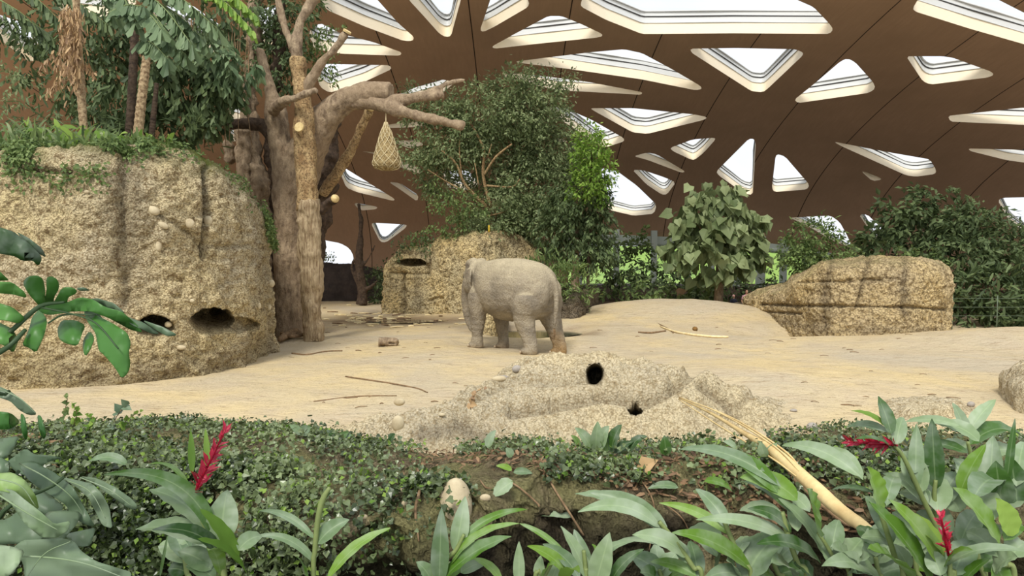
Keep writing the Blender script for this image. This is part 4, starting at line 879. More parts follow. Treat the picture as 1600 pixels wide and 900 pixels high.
# ------------------------------------------------------------------ elephant
EA = math.radians(38); EC = np.array([-.03, 18.5, 0.]); EH = np.array([-math.cos(EA), math.sin(EA), 0]); EL = np.array([-math.sin(EA), -math.cos(EA), 0])
def ew(P): P = np.asarray(P, float); return EC+P[:, 0:1]*EH+P[:, 1:2]*EL+np.array([0, 0, 1.])*P[:, 2:3]
def foot_local(k):
    x, y = FEET[k]; d = np.array([x, y, 0])-EC; return float(d@EH), float(d@EL), gh(x, y)
parts = []
secs = [(-1.36,1.66,.20,.28),(-1.28,1.58,.42,.52),(-1.1,1.56,.60,.68),(-.8,1.56,.74,.80),(-.35,1.57,.83,.87),(.1,1.57,.82,.87),(.5,1.60,.73,.81),(.82,1.70,.56,.68),(1.02,1.80,.40,.56),(1.3,1.88,.32,.46)]
t_ = np.array(secs); A = spl(t_, 30); V = []
for x, zc, ry, rz in A:
    for a in np.linspace(0, 2*np.pi, 28, endpoint=False):
        s_, c_ = math.sin(a), math.cos(a); V.append((x, ry*math.copysign(abs(c_)**.92, c_), zc+rz*s_*(1. if s_ > 0 else .96)))
f = [tuple(q) for q in gridF(30, 28, True)]+[tuple(range(28))[::-1], tuple(range(29*28, 30*28))]; parts.append((np.array(V), f))
def leg(k, hip, knee, rs):
    fx, fy, fz = foot_local(k)
    P = [hip, knee, (knee[0]*.25+fx*.75, fy*.8+knee[1]*.2, fz+.42), (fx, fy, fz+.2), (fx+.02, fy, fz+.02)]
    parts.append(tube([(hip[0], hip[1]*.6, hip[2]+.35)]+P, [rs[0]*.45]+rs, 20, 26)); parts.append(ball((fx+.05, fy, fz+.085), (rs[-1]*1.18, rs[-1]*1.1, .10)))
    return np.array([fx, fy, fz])
fl_ = {}
fl_['LF'] = leg('LF', (.82,.33,1.40), (.84,.39,.95), [.33,.25,.17,.165,.185])
fl_['RF'] = leg('RF', (.78,-.33,1.40), (.66,-.38,.9), [.33,.25,.17,.165,.185])
fl_['LH'] = leg('LH', (-.88,.38,1.32), (-.80,.45,.88), [.43,.30,.195,.185,.205])
fl_['RH'] = leg('RH', (-.92,-.38,1.32), (-1.02,-.42,.85), [.43,.29,.19,.18,.20])
parts.append(tube([(-1.22,0,1.98),(-1.40,0,1.82),(-1.50,.02,1.45),(-1.50,.05,1.0),(-1.46,.06,.62)], [.13,.10,.08,.065,.05], 12, 20))
parts.append(ball((-1.12,.26,1.5), (.28,.34,.46))); parts.append(ball((-1.12,-.26,1.5), (.28,.34,.46)))
HY = math.radians(-9); NK = np.array([1.0, -.08, 0])
def hd(P):
    P = np.asarray(P, float); c, s = math.cos(HY), math.sin(HY); return np.stack([NK[0]+P[:, 0]*c-P[:, 1]*s, NK[1]+P[:, 0]*s+P[:, 1]*c, P[:, 2]], 1)
hp = [ball((.28,0,2.02), (.42,.35,.40)), ball((.34,.15,2.26), (.24,.18,.19)), ball((.34,-.15,2.26), (.24,.18,.19)), ball((.55,0,1.80), (.24,.25,.36)), ball((.42,.19,1.72), (.28,.15,.28)), ball((.42,-.19,1.72), (.28,.15,.28)),
      ball((.36,0,1.46), (.30,.15,.16)), ball((.55,.2,1.98), (.12,.09,.10)), ball((.55,-.2,1.98), (.12,.09,.10)),
      tube([(.60,0,1.8),(.74,0,1.52),(.80,0,1.18),(.79,0,.88),(.72,0,.62),(.60,0,.42),(.50,0,.34)], [.24,.19,.155,.125,.10,.08,.065], 16, 34)]
def ear(s):
    n = 22; V = []; rim = []
    out = [(.30,.0),(.36,.16),(.30,.34),(.14,.42),(-.06,.40),(-.22,.28),(-.30,.08),(-.30,-.14),(-.22,-.36),(-.10,-.50),(.02,-.56),(.10,-.46),(.16,-.26),(.24,-.12)]
    o = resamp(chaikin(out, 1), 36)
    for side in (1, -1):
        for sc in (1, .6, .25):
            for (a, b) in o: V.append((.06+a*sc*.78, s*(.42+.05*side*(1.05-sc*.5)+max(0, -a)*sc*.85), 1.84+b*sc*.80))
    V = np.array(V); m = 36; F_ = []
    for k in range(2): F_ += [(k*m+i, k*m+(i+1) % m, (k+1)*m+(i+1) % m, (k+1)*m+i) for i in range(m)]
    F_.append(tuple(range(2*m, 3*m)))
    for k in (3, 4): F_ += [(k*m+i, (k+1)*m+i, (k+1)*m+(i+1) % m, k*m+(i+1) % m) for i in range(m)]
    F_.append(tuple(range(5*m, 6*m))[::-1]); F_ += [(i, 3*m+i, 3*m+(i+1) % m, (i+1) % m) for i in range(m)]
    return V, F_
hp += [ear(1), ear(-1)]
parts += [(hd(v), f_) for v, f_ in hp]
V, f = cat_(parts); V, f = fuse(V, f, .026, 9, .6)
N = vnorm(V, f)
if N[np.argmax(V[:, 2])][2] < 0: N = -N
V = V+N*(.016*fbm(V*2.4, 3, 4)+.008*fbm(V*np.array([9, 9, 14]), 2, 6))[:, None]
# skin folds: belly/leg creases and the tail groove
V = V-N*(.012*np.exp(-((np.sin(V[:, 2]*22+1.5*vn(V*2, 3)))**2)/.08)*(V[:, 2] < 1.0)*(V[:, 2] > .12))[:, None]
pale_top = np.clip(N[:, 2]*.9+.15*fbm(V*2, 3, 9), 0, 1)*(V[:, 2] > 1.5)*.8  # paler colour on up-facing skin of the upper body
rh = fl_['RH']; mud = np.clip(1-(V[:, 2]-rh[2])/.75+.2*fbm(V*3, 3, 2), 0, 1)*(np.hypot(V[:, 0]-rh[0], V[:, 1]-rh[1]) < .5)*.8
mud = np.maximum(mud, .35*np.clip(1-(V[:, 2]+.1)/.22, 0, 1))
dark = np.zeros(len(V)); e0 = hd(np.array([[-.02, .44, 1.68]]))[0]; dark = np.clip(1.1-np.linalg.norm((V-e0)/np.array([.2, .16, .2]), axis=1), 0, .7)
el = thing('elephant', (EC[0], EC[1], 0), 'grey Asian elephant walking away to the left, seen from behind its left flank', 'elephant')
obj('body', ew(V), f, M['eleph'], el, attrs={'pale_top': pale_top, 'mud': mud, 'dark': dark})
for s in (1, -1):
    v, f_ = ball((.66, s*.215, 1.90), .032, 8, 10); obj('eye', ew(hd(v)), f_, M['eye'], el)
for k, p in fl_.items():
    R = .21 if 'F' in k else .225
    for a in (-50, -18, 16, 50):
        a = math.radians(a); c = p+np.array([.05+R*1.0*math.cos(a), R*.98*math.sin(a), .065]); v, f_ = ball(c, (.03, .045, .042), 8, 10); obj('toenail', ew(v), f_, M['nail'], el)
tf = []
for i in range(26):
    a = np.array([-1.46+rng.normal()*.015, .06+rng.normal()*.015, .66-rng.random()*.08]); tf.append(tube([a, a+np.array([-.02, rng.normal()*.02, -.12]), a+np.array([rng.normal()*.03, rng.normal()*.03, -.26])], [.005, .004, .002], 4, 6))
v, f_ = cat_(tf); obj('tail_tuft', ew(v), f_, M['twig'], el)

# ------------------------------------------------------------------ visitors far behind
def visitor(px, d, top_py, h, shirt, label, hair='hair', sit=False):
    x = (px-800)/F*d; top = pz(top_py, d); z0 = top-h; q = h/1.7; c = np.array([x, d, z0])
    r = thing('person', c, label, 'person'); P = lambda l: [c+np.array(p)*q for p in l]
    pr = [tube(P([(0,0,.85),(0,0,1.1),(0,0,1.35),(0,0,1.43)]), np.array([.15,.14,.17,.07])*q, 14, 12), tube(P([(0,0,1.4),(0,-.01,1.52)]), .055*q, 10, 5), ball(c+np.array([0,-.02,1.59])*q, np.array([.078,.095,.115])*q)]
    for s in (1, -1):
        pr += [tube(P([(s*.09,0,.9),(s*.1,-.01,.48),(s*.1,.0,.07)]), np.array([.085,.058,.042])*q, 10, 10), ball(c+np.array([s*.1,-.06,.04])*q, np.array([.045,.12,.04])*q),
               tube(P([(s*.18,0,1.38),(s*.25,.02,1.1),(s*.22,-.12,.9)]), np.array([.05,.04,.028])*q, 10, 10), ball(c+np.array([s*.22,-.15,.86])*q, np.array([.03,.05,.04])*q)]
        for k in range(5): pr.append(tube(P([(s*(.20+.012*k),-.17,.86),(s*(.20+.012*k),-.21,.83-.004*k)]), .011*q, 6, 4))
    V, f = cat_(pr); V, f = fuse(V, f, .02*q, 2); obj('body', V, f, M['skin'], r)
    V, f = tube(P([(0,0,.88),(0,0,1.1),(0,0,1.36),(0,0,1.44)]), np.array([.165,.155,.19,.08])*q, 14, 12); sl = [(V, f)]
    for s in (1, -1): sl.append(tube(P([(s*.16,0,1.38),(s*.235,.01,1.18)]), np.array([.068,.06])*q, 10, 6))
    V, f = cat_(sl); obj('shirt', V, f, shirt, r)
    tr = [tube(P([(s*.09,0,.95),(s*.1,-.01,.48),(s*.1,0,.1)]), np.array([.1,.075,.06])*q, 10, 8) for s in (1, -1)]; V, f = cat_(tr); obj('trousers', V, f, M['navy'], r)
    V, f = ball(c+np.array([0,.02,1.62])*q, np.array([.09,.10,.115])*q); V[:, 1] += .02*q*(V[:, 2] < c[2]+1.62*q); obj('hair' if hair == 'hair' else 'cap', V, f, M[hair], r)
visitor(1147, 35.6, 461, 1.25, M['navy'], 'child in a pink cap and dark top standing behind the brown ledge', 'pink')
visitor(1167, 35.8, 453, 1.6, M['pink'], 'brown-haired person in a pink patterned top beside the right rock wall')

# ------------------------------------------------------------------ things lying on the sand
def px_tube(name, pts, mat, label, cat, group=None, seg=8, lift=.0, rough=.08, parent=None):
    P, R = [], []
    for px, py, r in pts:
        p = on(px, py); rr = r*p[1]/F; p = p+np.array([0, 0, rr*.9+lift]); P.append(p); R.append(rr)
    V, f = tube(P, R, seg, max(6, 5*len(P)), rough); P = np.array(P)
    return obj(name, V, f, mat, parent, None if parent else P.mean(0), label=label, cat=cat, group=group)
p = on(607, 541); r = thing('log_stump', p, 'short thick split log lying on the sand left of the elephant', 'log')
V, f = tube([p+np.array([-.27,0,.13]), p+np.array([0,.02,.12]), p+np.array([.26,-.04,.10])], [.13,.125,.09], 16, 20, .18, 3); N_ = np.exp(-((V[:, 2]-p[2]-.1)/.02)**2)*(V[:, 0] > p[0]+.02); V[:, 1] += N_*.12; obj('log', V, f, M['bark'], r)
V, f = tube([p+np.array([.0,.0,.19]), p+np.array([.18,-.02,.20]), p+np.array([.28,-.05,.16])], [.05,.045,.03], 10, 12, .2, 8); obj('splinter', V, f, M['bark'], r)
for i, (pts, lb) in enumerate([([(438,536,5),(455,528,6),(486,520,7)], 'thickest cut branch piece leaning in the heap at the foot of the bare tree'), ([(437,538,4),(452,531,4),(470,527,3.5)], 'short forked branch piece at the front of the heap'),
   ([(446,527,4),(455,522,3.5),(462,519,3)], 'small upright branch piece at the back of the heap'), ([(440,531,3.5),(456,535,3),(474,532,3)], 'thin branch piece crossing the heap')]):
    px_tube('branch_piece', pts, M['twig'], lb, 'branch', 'branch heap at the foot of the bare tree', 10, lift=.04+.03*i)
V, f = tube([on(484,521)+np.array([0,-.02,.13]), on(486,521)+np.array([0.02,-.08,.13])], .13, 12, 3)
px_tube('stick', [(456,553,1.3),(480,555,1.3),(510,550,1.2),(535,549,1.1)], M['twig'], 'long thin dark stick curving over the sand in front of the branch heap', 'stick')
px_tube('stick', [(540,589,1),(600,598,1.1),(650,607,1),(668,614,.8)], M['twig'], 'thin dark twig on the sand above the pebbled rock', 'stick')
px_tube('stick', [(490,628,.9),(560,620,1.),(620,619,.8)], M['twig'], 'faint long twig on the sand left of the pebbled rock', 'stick')
px_tube('stick', [(997,520,1.2),(1018,521,1.5),(1040,518,1.2)], M['twig'], 'dark short stick on the sand right of the elephant', 'stick')
px_tube('bamboo_stick', [(1032,511,1.2),(1060,521,1.8),(1105,527,2),(1138,528,1.8)], M['bamboo'], 'long pale bamboo stick on the sand right of the elephant', 'stick')
px_tube('bamboo_stick', [(1025,505,1),(1045,515,1),(1052,521,1)], M['twig'], 'thin forked twig above the pale bamboo stick', 'stick')
GB = 'bamboo pieces littering the puddle'
for i in range(70):
    x = rng.uniform(505, 735); y = rng.uniform(474, 511) if x < 600 else rng.uniform(492, 513)
    if rng.random() < .5: x = rng.uniform(545, 640); y = rng.uniform(489, 506)
    p = on(x, y); p[2] = max(p[2], -.075)+.015; a = rng.normal()*.35; L_ = rng.uniform(.12, .55); dv = np.array([math.cos(a), math.sin(a)*1.2, 0])*L_/2; r = rng.uniform(.02, .04)
    V, f = tube([p-dv, p+np.array([0, 0, .01]), p+dv], [r, r, r*.8], 6, 6); obj('bamboo_piece', V, f, M['bamboo'] if rng.random() < .75 else M['twig'], loc=p, label='chewed pale bamboo piece littering the wet ground around the puddle', cat='bamboo piece', group=GB)
GD = 'litter scattered on the sand'
for i in range(90):
    x = rng.uniform(480, 1500); y = rng.uniform(512, 660) if rng.random() < .6 else rng.uniform(505, 560)
    if 735 < x < 900 and y < 565: continue
    if x < 780 and y > 640: continue
    if 740 < x < 1130 and y > 572: continue
    p = on(x, y); p[2] += .008; a = rng.uniform(-.6, .6); L_ = rng.uniform(.05, .22); dv = np.array([math.cos(a), math.sin(a), 0])*L_/2; r = rng.uniform(.005, .011)
    V, f = tube([p-dv, p+np.array([0, 0, .012]), p+dv], [r, r, r*.6], 5, 5); obj('twig', V, f, M['twig'], loc=p, label='tiny dark twig lying on the open sand', cat='twig', group=GD)
for i, (x, y, r) in enumerate([(764,519,4),(771,518,4),(768,516,3.5),(758,520,3),(778,521,3),(1086,517,4.5)]):
    p = on(x, y); R = r*p[1]/F; V, f = ball(p+np.array([0, 0, R*.7]), (R, R, R*.8), 10, 12); V = V+vnorm(V, f)*(.12*R*fbm(V*14, 2, i))[:, None]
    obj('dung_ball', V, f, M['dung'], loc=p, label='brown dung ball beside the pale bamboo stick at right' if i == 5 else 'brown dung ball behind the front legs of the elephant', cat='dung', group=None if i == 5 else 'dung behind the elephant')
for i, (x, y, a, b, mt, lb) in enumerate([(1269,664,9,8,'gpeb','smooth grey stone on the sand above the dried stalk'),(783,591,13,5,'gpeb','flat grey stone at the left lip of the rock hump'),(878,560,14,4,'gpeb','pale flat stone just in front of the right hind foot'),(1427,627,5,6,'gpeb','small grey stone on the ridge behind the ginger at right'),(1517,630,6,5,'gpeb','small grey stone on the ridge nearer the right edge'),(1442,645,8,4,'peb','pale stone half set in the ridge at right'),(806,580,8,6,'gpeb','rounded stone at the upper left corner of the rock hump'),(1240,640,6,3,'gpeb','small flat stone on the sand left of the grey stone')]):
    if i in (1, 6): p = vis_hit(x, y)
    else: p = on(x, y+b)
    R = p[1]/F; V, f = ball(p+np.array([0, 0, b*R*.6]), (a*R, a*R*.8, b*R), 12, 16); V = V+vnorm(V, f)*(.08*a*R*fbm(V*5, 2, i))[:, None]; obj('stone', V, f, M[mt], loc=p, label=lb, cat='stone')

# ------------------------------------------------------------------ bank: ivy, litter, roots
def inpoly(Q, poly):
    x, y = Q[:, 0], Q[:, 1]; r = np.zeros(len(Q), bool); j = len(poly)-1
    for i in range(len(poly)):
        xi, yi = poly[i]; xj, yj = poly[j]; c = ((yi > y) != (yj > y)) & (x < (xj-xi)*(y-yi)/(yj-yi+1e-9)+xi); r ^= c; j = i
    return r
IV = [([(0,620),(120,640),(240,655),(330,655),(480,668),(620,682),(640,700),(560,720),(520,760),(470,790),(470,900),(0,900)], 1.), ([(690,655),(800,636),(860,650),(900,690),(840,715),(720,715)], 1.), ([(820,700),(1060,690),(1220,720),(1250,770),(1000,760),(860,750)], .55),
      ([(1200,680),(1330,665),(1600,680),(1600,760),(1400,790),(1220,740)], .55), ([(480,690),(700,740),(740,900),(480,900)], .35), ([(690,740),(740,780),(700,820),(660,800)], .8), ([(600,660),(700,700),(620,720)], .4)]
area = np.zeros(len(BV)); wI = np.zeros(len(BV)); pat = fbm(BV*1.5, 3, 61)
front = (BV[:, 1] > 2.6) & (BV[:, 1] < 10.4)
for poly, dn in IV: m_ = inpoly(BQ, poly) & front; wI[m_] = np.maximum(wI[m_], dn*np.clip(.75+pat[m_]*1.1, .05, 1.3))
cell = np.abs((8.5+.45*BV[:, 1])*2/nu)*.045; wI = wI*(1+1.2*np.exp(-((BV[:, 1]-4.65)/.3)**2)*6); wI /= wI.sum(); k = rng.choice(len(BV), 52000, p=wI); n = len(k)
size = .02+.036*rng.random(n)**1.5; P = BV[k]+BN[k]*(.02+.09*rng.random((n, 1)))+rng.normal(size=(n, 3))*.03
leaves('ground_ivy', P, unit(rdir(n)+np.array([0, -.5, -.25])), unit(BN[k]*.7+rdir(n)*.85+np.array([0, -.15, .3])), size, size*.95, 'heart', M['ivy'], loc=(-2, 6, .8), var=np.clip(rng.random(n)*.75+.45*fbm(P*1.3, 2, 5), 0, 1), label='small-leaved ivy carpet covering the near bank', cat='ivy', kind='stuff')
k = rng.choice(len(BV), 3500, p=wI); n = len(k); leaves('ivy_new_growth', BV[k]+BN[k]*.1, rdir(n), unit(BN[k]+rdir(n)*.6), .045, .035, 'oval', M['leaf_bright'], loc=(-2, 6, .8), label='scattered fresh yellow-green leaves poking through the ivy', cat='leaves', kind='stuff')
wL = np.where(front & inpoly(BQ, [(640,690),(900,690),(1250,720),(1420,760),(1420,850),(1100,800),(860,740),(640,730)]), 1., 0); wL /= wL.sum(); k = rng.choice(len(BV), 4200, p=wL); n = len(k)
leaves('leaf_litter', BV[k]+BN[k]*.02+rng.normal(size=(n, 3))*.015, unit(rdir(n)*np.array([1, 1, .25])), unit(BN[k]+rdir(n)*.4), .05+.06*rng.random(n), .012+.02*rng.random(n), 'strap', M['litter'], loc=(2, 6, .8), label='brown dead leaf and needle litter on the near bank', cat='leaf litter', kind='stuff')
# climbing ivy shoots sticking up at left
def shoot(pts, d, n, mat, label, sz=.06):
    base = W(pts[0][0], pts[0][1], d); r = thing('ivy_shoot', base, label, 'ivy shoot'); C = spl(np.array([W(a, b, d) for a, b in pts]), 30)
    V, f = tube(C[::6], [.004]*5, 5, 12); obj('stem', V, f, M['twig'], r); k = np.linspace(1, 29, n).astype(int)
    leaves('leaves', C[k], unit(rdir(n)*.7+np.array([0, -.2, 0])), unit(rdir(n)*.5+np.array([0, -.8, .5])), sz*(1.2-.6*k/30), sz*(1.1-.6*k/30), 'heart', M[mat], r)
shoot([(170,690),(178,660),(190,640),(205,628)], 6.8, 9, 'mgrey', 'greyish ivy shoot arching over the sand at left', .12)
shoot([(185,670),(200,655),(222,640)], 6.9, 10, 'leaf_bright', 'thin yellow-green ivy shoot right of the greyish one')
shoot([(95,660),(103,635),(106,616)], 6.6, 10, 'leaf_mid', 'upright ivy shoot nearest the left monstera')
shoot([(115,665),(120,645),(112,630)], 6.7, 12, 'leaf_bright', 'bushy yellow-green ivy shoot beside the upright one')
shoot([(140,672),(145,655),(138,648)], 6.7, 10, 'leaf_bright', 'low yellow-green ivy shoot in the middle of the left bank edge')
shoot([(735,640),(738,620),(745,612),(760,605)], 8.2, 9, 'leaf_brown', 'withered brown shoot hanging at the edge of the rock hump', .08)
shoot([(1202,700),(1203,685),(1206,672)], 6.8, 8, 'leaf_mid', 'small green shoot beside the dried stalk')
def broot(name, pts, mat, label, cat, group=None, r=1., lift=.02):
    P = []; R = []
    for q in pts:
        px, py = q[:2]; rr = q[2] if len(q) > 2 else r; b = bank(px, py); b = b+np.array([0, -.02, lift]); P.append(b); R.append(rr*b[1]/F)
    V, f = tube(P, R, 7, 5*len(P), .1); return obj(name, V, f, M[mat], loc=np.mean(P, 0), label=label, cat=cat, group=group)
broot('root', [(655,730,2),(650,765,2.5),(654,800,2.3),(657,850,1.2)], 'twig', 'pale hanging root left of the egg-shaped boulder', 'root')
broot('root', [(648,765,1.5),(638,750,1.5),(630,735,1)], 'twig', 'short side root joining the pale hanging root', 'root')
broot('root', [(672,735,1.2),(674,750,1),(671,775,.8)], 'twig', 'thin hanging root just above the egg-shaped boulder', 'root')
broot('root', [(845,728,1.8),(865,765,1.8),(885,800,2),(905,835,1.8)], 'twig', 'reddish thin branch slanting down the middle of the bank', 'branch')
broot('root', [(745,745,1.2),(765,760,1.4),(772,763,1)], 'twig', 'short root above the single oval leaf', 'root')
broot('root', [(800,750,1.6),(815,762,1.6),(840,785,1.6),(845,798,1.2)], 'twig', 'curling grey root right of the single oval leaf', 'root')
broot('branch', [(822,680,1.6),(870,703,1.8),(930,722,1.8),(990,735,1.5),(1050,752,1.2)], 'twig', 'long thin bare branch lying along the middle of the bank', 'branch', lift=.05)
broot('branch', [(990,742,1.4),(1010,765,1.4),(1022,800,1.3),(1015,860,1.2)], 'twig', 'thin dark stem hanging over the dark bank face', 'branch')
broot('branch', [(1130,740,3),(1180,770,3),(1230,800,3.5),(1270,830,3)], 'twig', 'grey root under the broad green leaf', 'root', lift=.05)
broot('branch', [(1225,745,3),(1270,790,3.5),(1310,820,4),(1345,835,3)], 'twig', 'thick grey root beside the dried stalk', 'root', lift=.05)
broot('branch', [(1040,790,1.2),(1060,815,1.2),(1080,850,1.2)], 'twig', 'reddish twig among the middle ginger leaves', 'branch')
broot('branch', [(950,740,2),(975,755,2),(990,762,1.5)], 'twig', 'pale broken stick left of the fallen brown leaf', 'stick', lift=.04)
b = bank(712, 795); V, f = ball(W(712, 792, b[1]+.05), (.115, .12, .20), 18, 24); obj('boulder', V, f, M['peb'], loc=b, label='smooth egg-shaped beige boulder set in the bank face', cat='boulder')
for i, (x, y, a, c_, lb) in enumerate([(567,807,8,5,'small grey pebble low in the bank face left of the hanging root'),(628,788,5,7,'pale pebble set in the bank right of the ivy'),(757,777,9,6,'mossy beige pebble right of the egg-shaped boulder'),(962,775,10,4,'pale flat pebble in the mossy bank'),(627,762,8,6,'pale stone at the corner of the mossy bank'),(955,745,7,5,'small pale stone near the fallen brown leaf')]):
    b = bank(x, y); R = b[1]/F; V, f = ball(b, (a*R, a*R*.7, c_*R), 10, 14); obj('pebble', V, f, M['peb'], loc=b, label=lb, cat='pebble')
b = bank(992, 742); P = np.array([b+np.array([.02, 0, .05])]); leaves('fallen_leaf', P, np.array([[.4, -.2, .25]]), np.array([[-.2, -.9, .5]]), .19, .14, 'oval', M['leaf_brown'], loc=b, label='large fallen tan leaf on the middle of the bank', cat='leaf', var=np.array([1.]))
# dried pale stalk
A_ = [(1062,622,8.0,1.5),(1110,645,6.9,2.5),(1160,675,5.9,4),(1205,702,5.15,8),(1260,750,4.55,11),(1310,795,4.15,11),(1345,820,3.9,10),(1372,838,3.8,6)]
V, f = tpx(A_, 14, 50, .05); sk = thing('dried_palm_stalk', W(1372, 838, 3.8), 'long pale dried palm stalk leaning diagonally across the bank at right', 'stalk'); obj('stalk', V, f, M['stalk'], sk)
for dx, dy in ((10, -4), (-10, 8), (-2, -8)):
    V, f = tpx([(1062+dx*.2, 622+dy*.2, 8.0, .8), (1130+dx, 655+dy, 6.5, 1.2), (1210+dx, 704+dy, 5.1, 1.6), (1250+dx*.6, 740+dy*.5, 4.6, 1.)], 6, 24); obj('fibre', V, f, M['stalk'], sk)

# ------------------------------------------------------------------ broad-leaved foreground plants
def blade(bx_, by_, tx, ty, wpx, d0, d1, arch=.12, roll=0., n=16, shape=.75, wave=.04):
    """one lance leaf from base pixel to tip pixel"""
    A = W(bx_, by_, d0); B = W(tx, ty, d1); D = B-A; L_ = np.linalg.norm(D); T = D/L_; toC = unit(np.array([0, 0, CAMZ])-(A+B)/2)
    up = unit(np.array([0, 0, 1.])-T*T[2]*.9) if abs(T[2]) < .95 else toC
    S0 = np.cross(T, unit(toC*.8+up*.6)); S0 = unit(S0); U0 = np.cross(S0, T)
    if U0@np.array([0, -.5, .8]) < 0: U0 = -U0; S0 = -S0
    t = np.linspace(0, 1, n); c = A+t[:, None]*D+(4*t*(1-t))[:, None]*up*arch*L_
    Tn = unit(np.gradient(c, axis=0)); W0 = wpx*(d0+d1)/2/F
    w_ = W0*np.sin(np.pi*np.clip(t, .0, 1)**shape)**.8*.5+.0012
    cr_, sr = math.cos(roll), math.sin(roll); V = []; rib = []
    for k, u in enumerate((-1, -.5, 0, .5, 1)):
        S = unit(np.cross(Tn, np.broadcast_to(U0, Tn.shape))); S = S*np.sign(np.sum(S*S0, 1))[:, None]; U = np.cross(S, Tn); U *= np.sign(np.sum(U*U0, 1))[:, None]
        S2 = S*cr_+U*sr; U2 = U*cr_-S*sr
        V.append(c+S2*(u*w_)[:, None]+U2*(abs(u)*w_*.34+wave*W0*np.sin(t*26+u*2+bx_)*abs(u))[:, None]); rib.append(np.full(n, abs(u)))
    return np.stack(V, 1).reshape(-1, 3), gridF(n, 5), np.stack(rib, 1).ravel()
def ginger(label, stem, lv, d, name='red_ginger', stemmat='stem', flower=None, group=None):
    P = [(a, b, d, r) for a, b, r in stem]; base = W(stem[0][0], stem[0][1], d)
    gz = -.03; xg = base[0]; root = np.array([xg, d+.05, gz]); r = thing(name, root, label, 'ginger plant', group)
    V, f = tube([root]+[W(a, b, d) for a, b, q in stem], [stem[0][2]*d/F*1.15]+[q*d/F for a, b, q in stem], 8, 30); obj('stem', V, f, M[stemmat], r)
    for L_ in lv:
        bx_, by_, tx, ty, wpx, mt = L_[:6]; dd = L_[6] if len(L_) > 6 else rng.uniform(-.25, .15); ar = L_[7] if len(L_) > 7 else .10; ro = L_[8] if len(L_) > 8 else rng.uniform(-.3, .3)
        V, f, rb = blade(bx_, by_, tx, ty, wpx, d, d+dd, ar, ro); obj('leaf', V, f, M[{'p': 'gpale', 'g': 'ggreen', 'd': 'gdark', 'b': 'leaf_bright'}[mt]], r, attrs={'var': np.full(len(V), rng.random()), 'rib': rb})
    if flower:
        (ax, ay), (tx, ty), wpx, nb = flower; A = W(ax, ay, d); B = W(tx, ty, d-.05); D = B-A; L_ = np.linalg.norm(D); T = D/L_
        fo_ = thing('flower', base, None, None); fo_.parent = r; ORG[fo_.name] = ORG[r.name]; fo_.location = (0, 0, 0)
        V, f = tube([A, (A+B)/2, B], [.006, .006, .003], 6, 10); obj('spike', V, f, M['red'], fo_, attrs={'var': np.zeros(len(V))})
        t = np.linspace(.0, 1, nb); q = rng.uniform(0, 6.28, nb); S = unit(np.cross(T, [0, 1, .2])); U = np.cross(S, T); out = S*np.cos(q)[:, None]+U*np.sin(q)[:, None]
        ln = wpx*d/F*(.62-.25*t)*(1+.2*rng.random(nb)); leaves('bract', A+t[:, None]*D, unit(out*.8+T*.75), unit(T-out*.4), ln*1.15, ln*.42, 'oval', M['red'], fo_)
    return r
ginger('red-flowered ginger at left with long arching leaves', [(352,920,5),(338,860,5),(318,815,4.5),(306,785,4),(303,765,3)],
  [(338,850,162,742,26,'d',-.1,.22,.2),(350,875,238,828,26,'d',-.2,.14),(372,880,312,795,26,'b',-.1,.05),(385,895,308,842,26,'b',-.25,.06),(345,850,355,765,46,'p',.1,.06),(330,830,232,765,44,'p',.15,.1),(325,850,212,828,40,'p',.1,.1),(372,860,410,838,26,'p',.1,.15),(330,890,278,862,34,'p',0,.1),(335,905,290,885,26,'p'),(304,790,230,726,7,'g',.1,.25),(300,740,298,673,10,'b',.15,.02),(325,745,321,670,9,'b',.2,.05),(345,900,325,860,24,'g',-.3),(250,900,262,835,4,'g',0,.1)], 3.0,
  flower=((304,770),(352,672),36,46))
ginger('young ginger with dark red stem tip in the left half', [(490,915,4),(492,860,4),(497,810,4.5),(505,780,5),(515,762,3)], [(496,850,546,812,26,'p',.05,.1),(491,842,405,798,12,'p',.1,.12),(492,880,398,838,14,'p',0,.16),(480,915,462,870,12,'g'),(512,905,610,825,20,'g',.1,.10),(500,800,520,768,8,'d',0,.1)], 3.1)
ginger('pale-leaved ginger left of the two upright blades', [(678,920,4),(690,880,4),(712,860,3.5),(725,835,2.5)], [(686,915,690,793,28,'p',-.05,.02,.0),(712,862,727,775,28,'p',.05,.03),(715,850,824,796,13,'g',.1,.12),(703,885,812,818,17,'g',-.1,.12),(812,818,908,908,9,'g',-.1,.12),(692,905,799,838,30,'g',-.15,.06),(676,915,650,878,26,'p'),(784,910,737,872,14,'g',0,.12),(720,895,762,880,18,'p'),(700,905,740,870,22,'g',.1)], 3.0)
ginger('ginger clump with a narrow vertical pale blade at bottom centre', [(835,925,4),(850,900,4),(862,880,3)], [(811,915,811,846,18,'p',0,.02),(842,905,845,868,18,'p'),(892,905,824,853,22,'g',-.1,.08),(905,905,848,850,22,'p',.0,.1),(845,915,868,880,20,'g'),(880,915,905,895,26,'b',-.3),(860,915,880,870,26,'p',.1)], 2.9)
ginger('ginger with broad silvery blades right of bottom centre', [(915,925,4),(915,890,4),(912,860,3)], [(922,915,876,822,24,'p',0,.04),(918,905,897,827,26,'p',.1,.04),(930,915,953,832,36,'p',-.05,.03),(952,915,1006,858,20,'d',0,.1),(925,890,990,846,14,'p',.05,.16),(955,905,925,850,14,'g',.15)], 3.0)
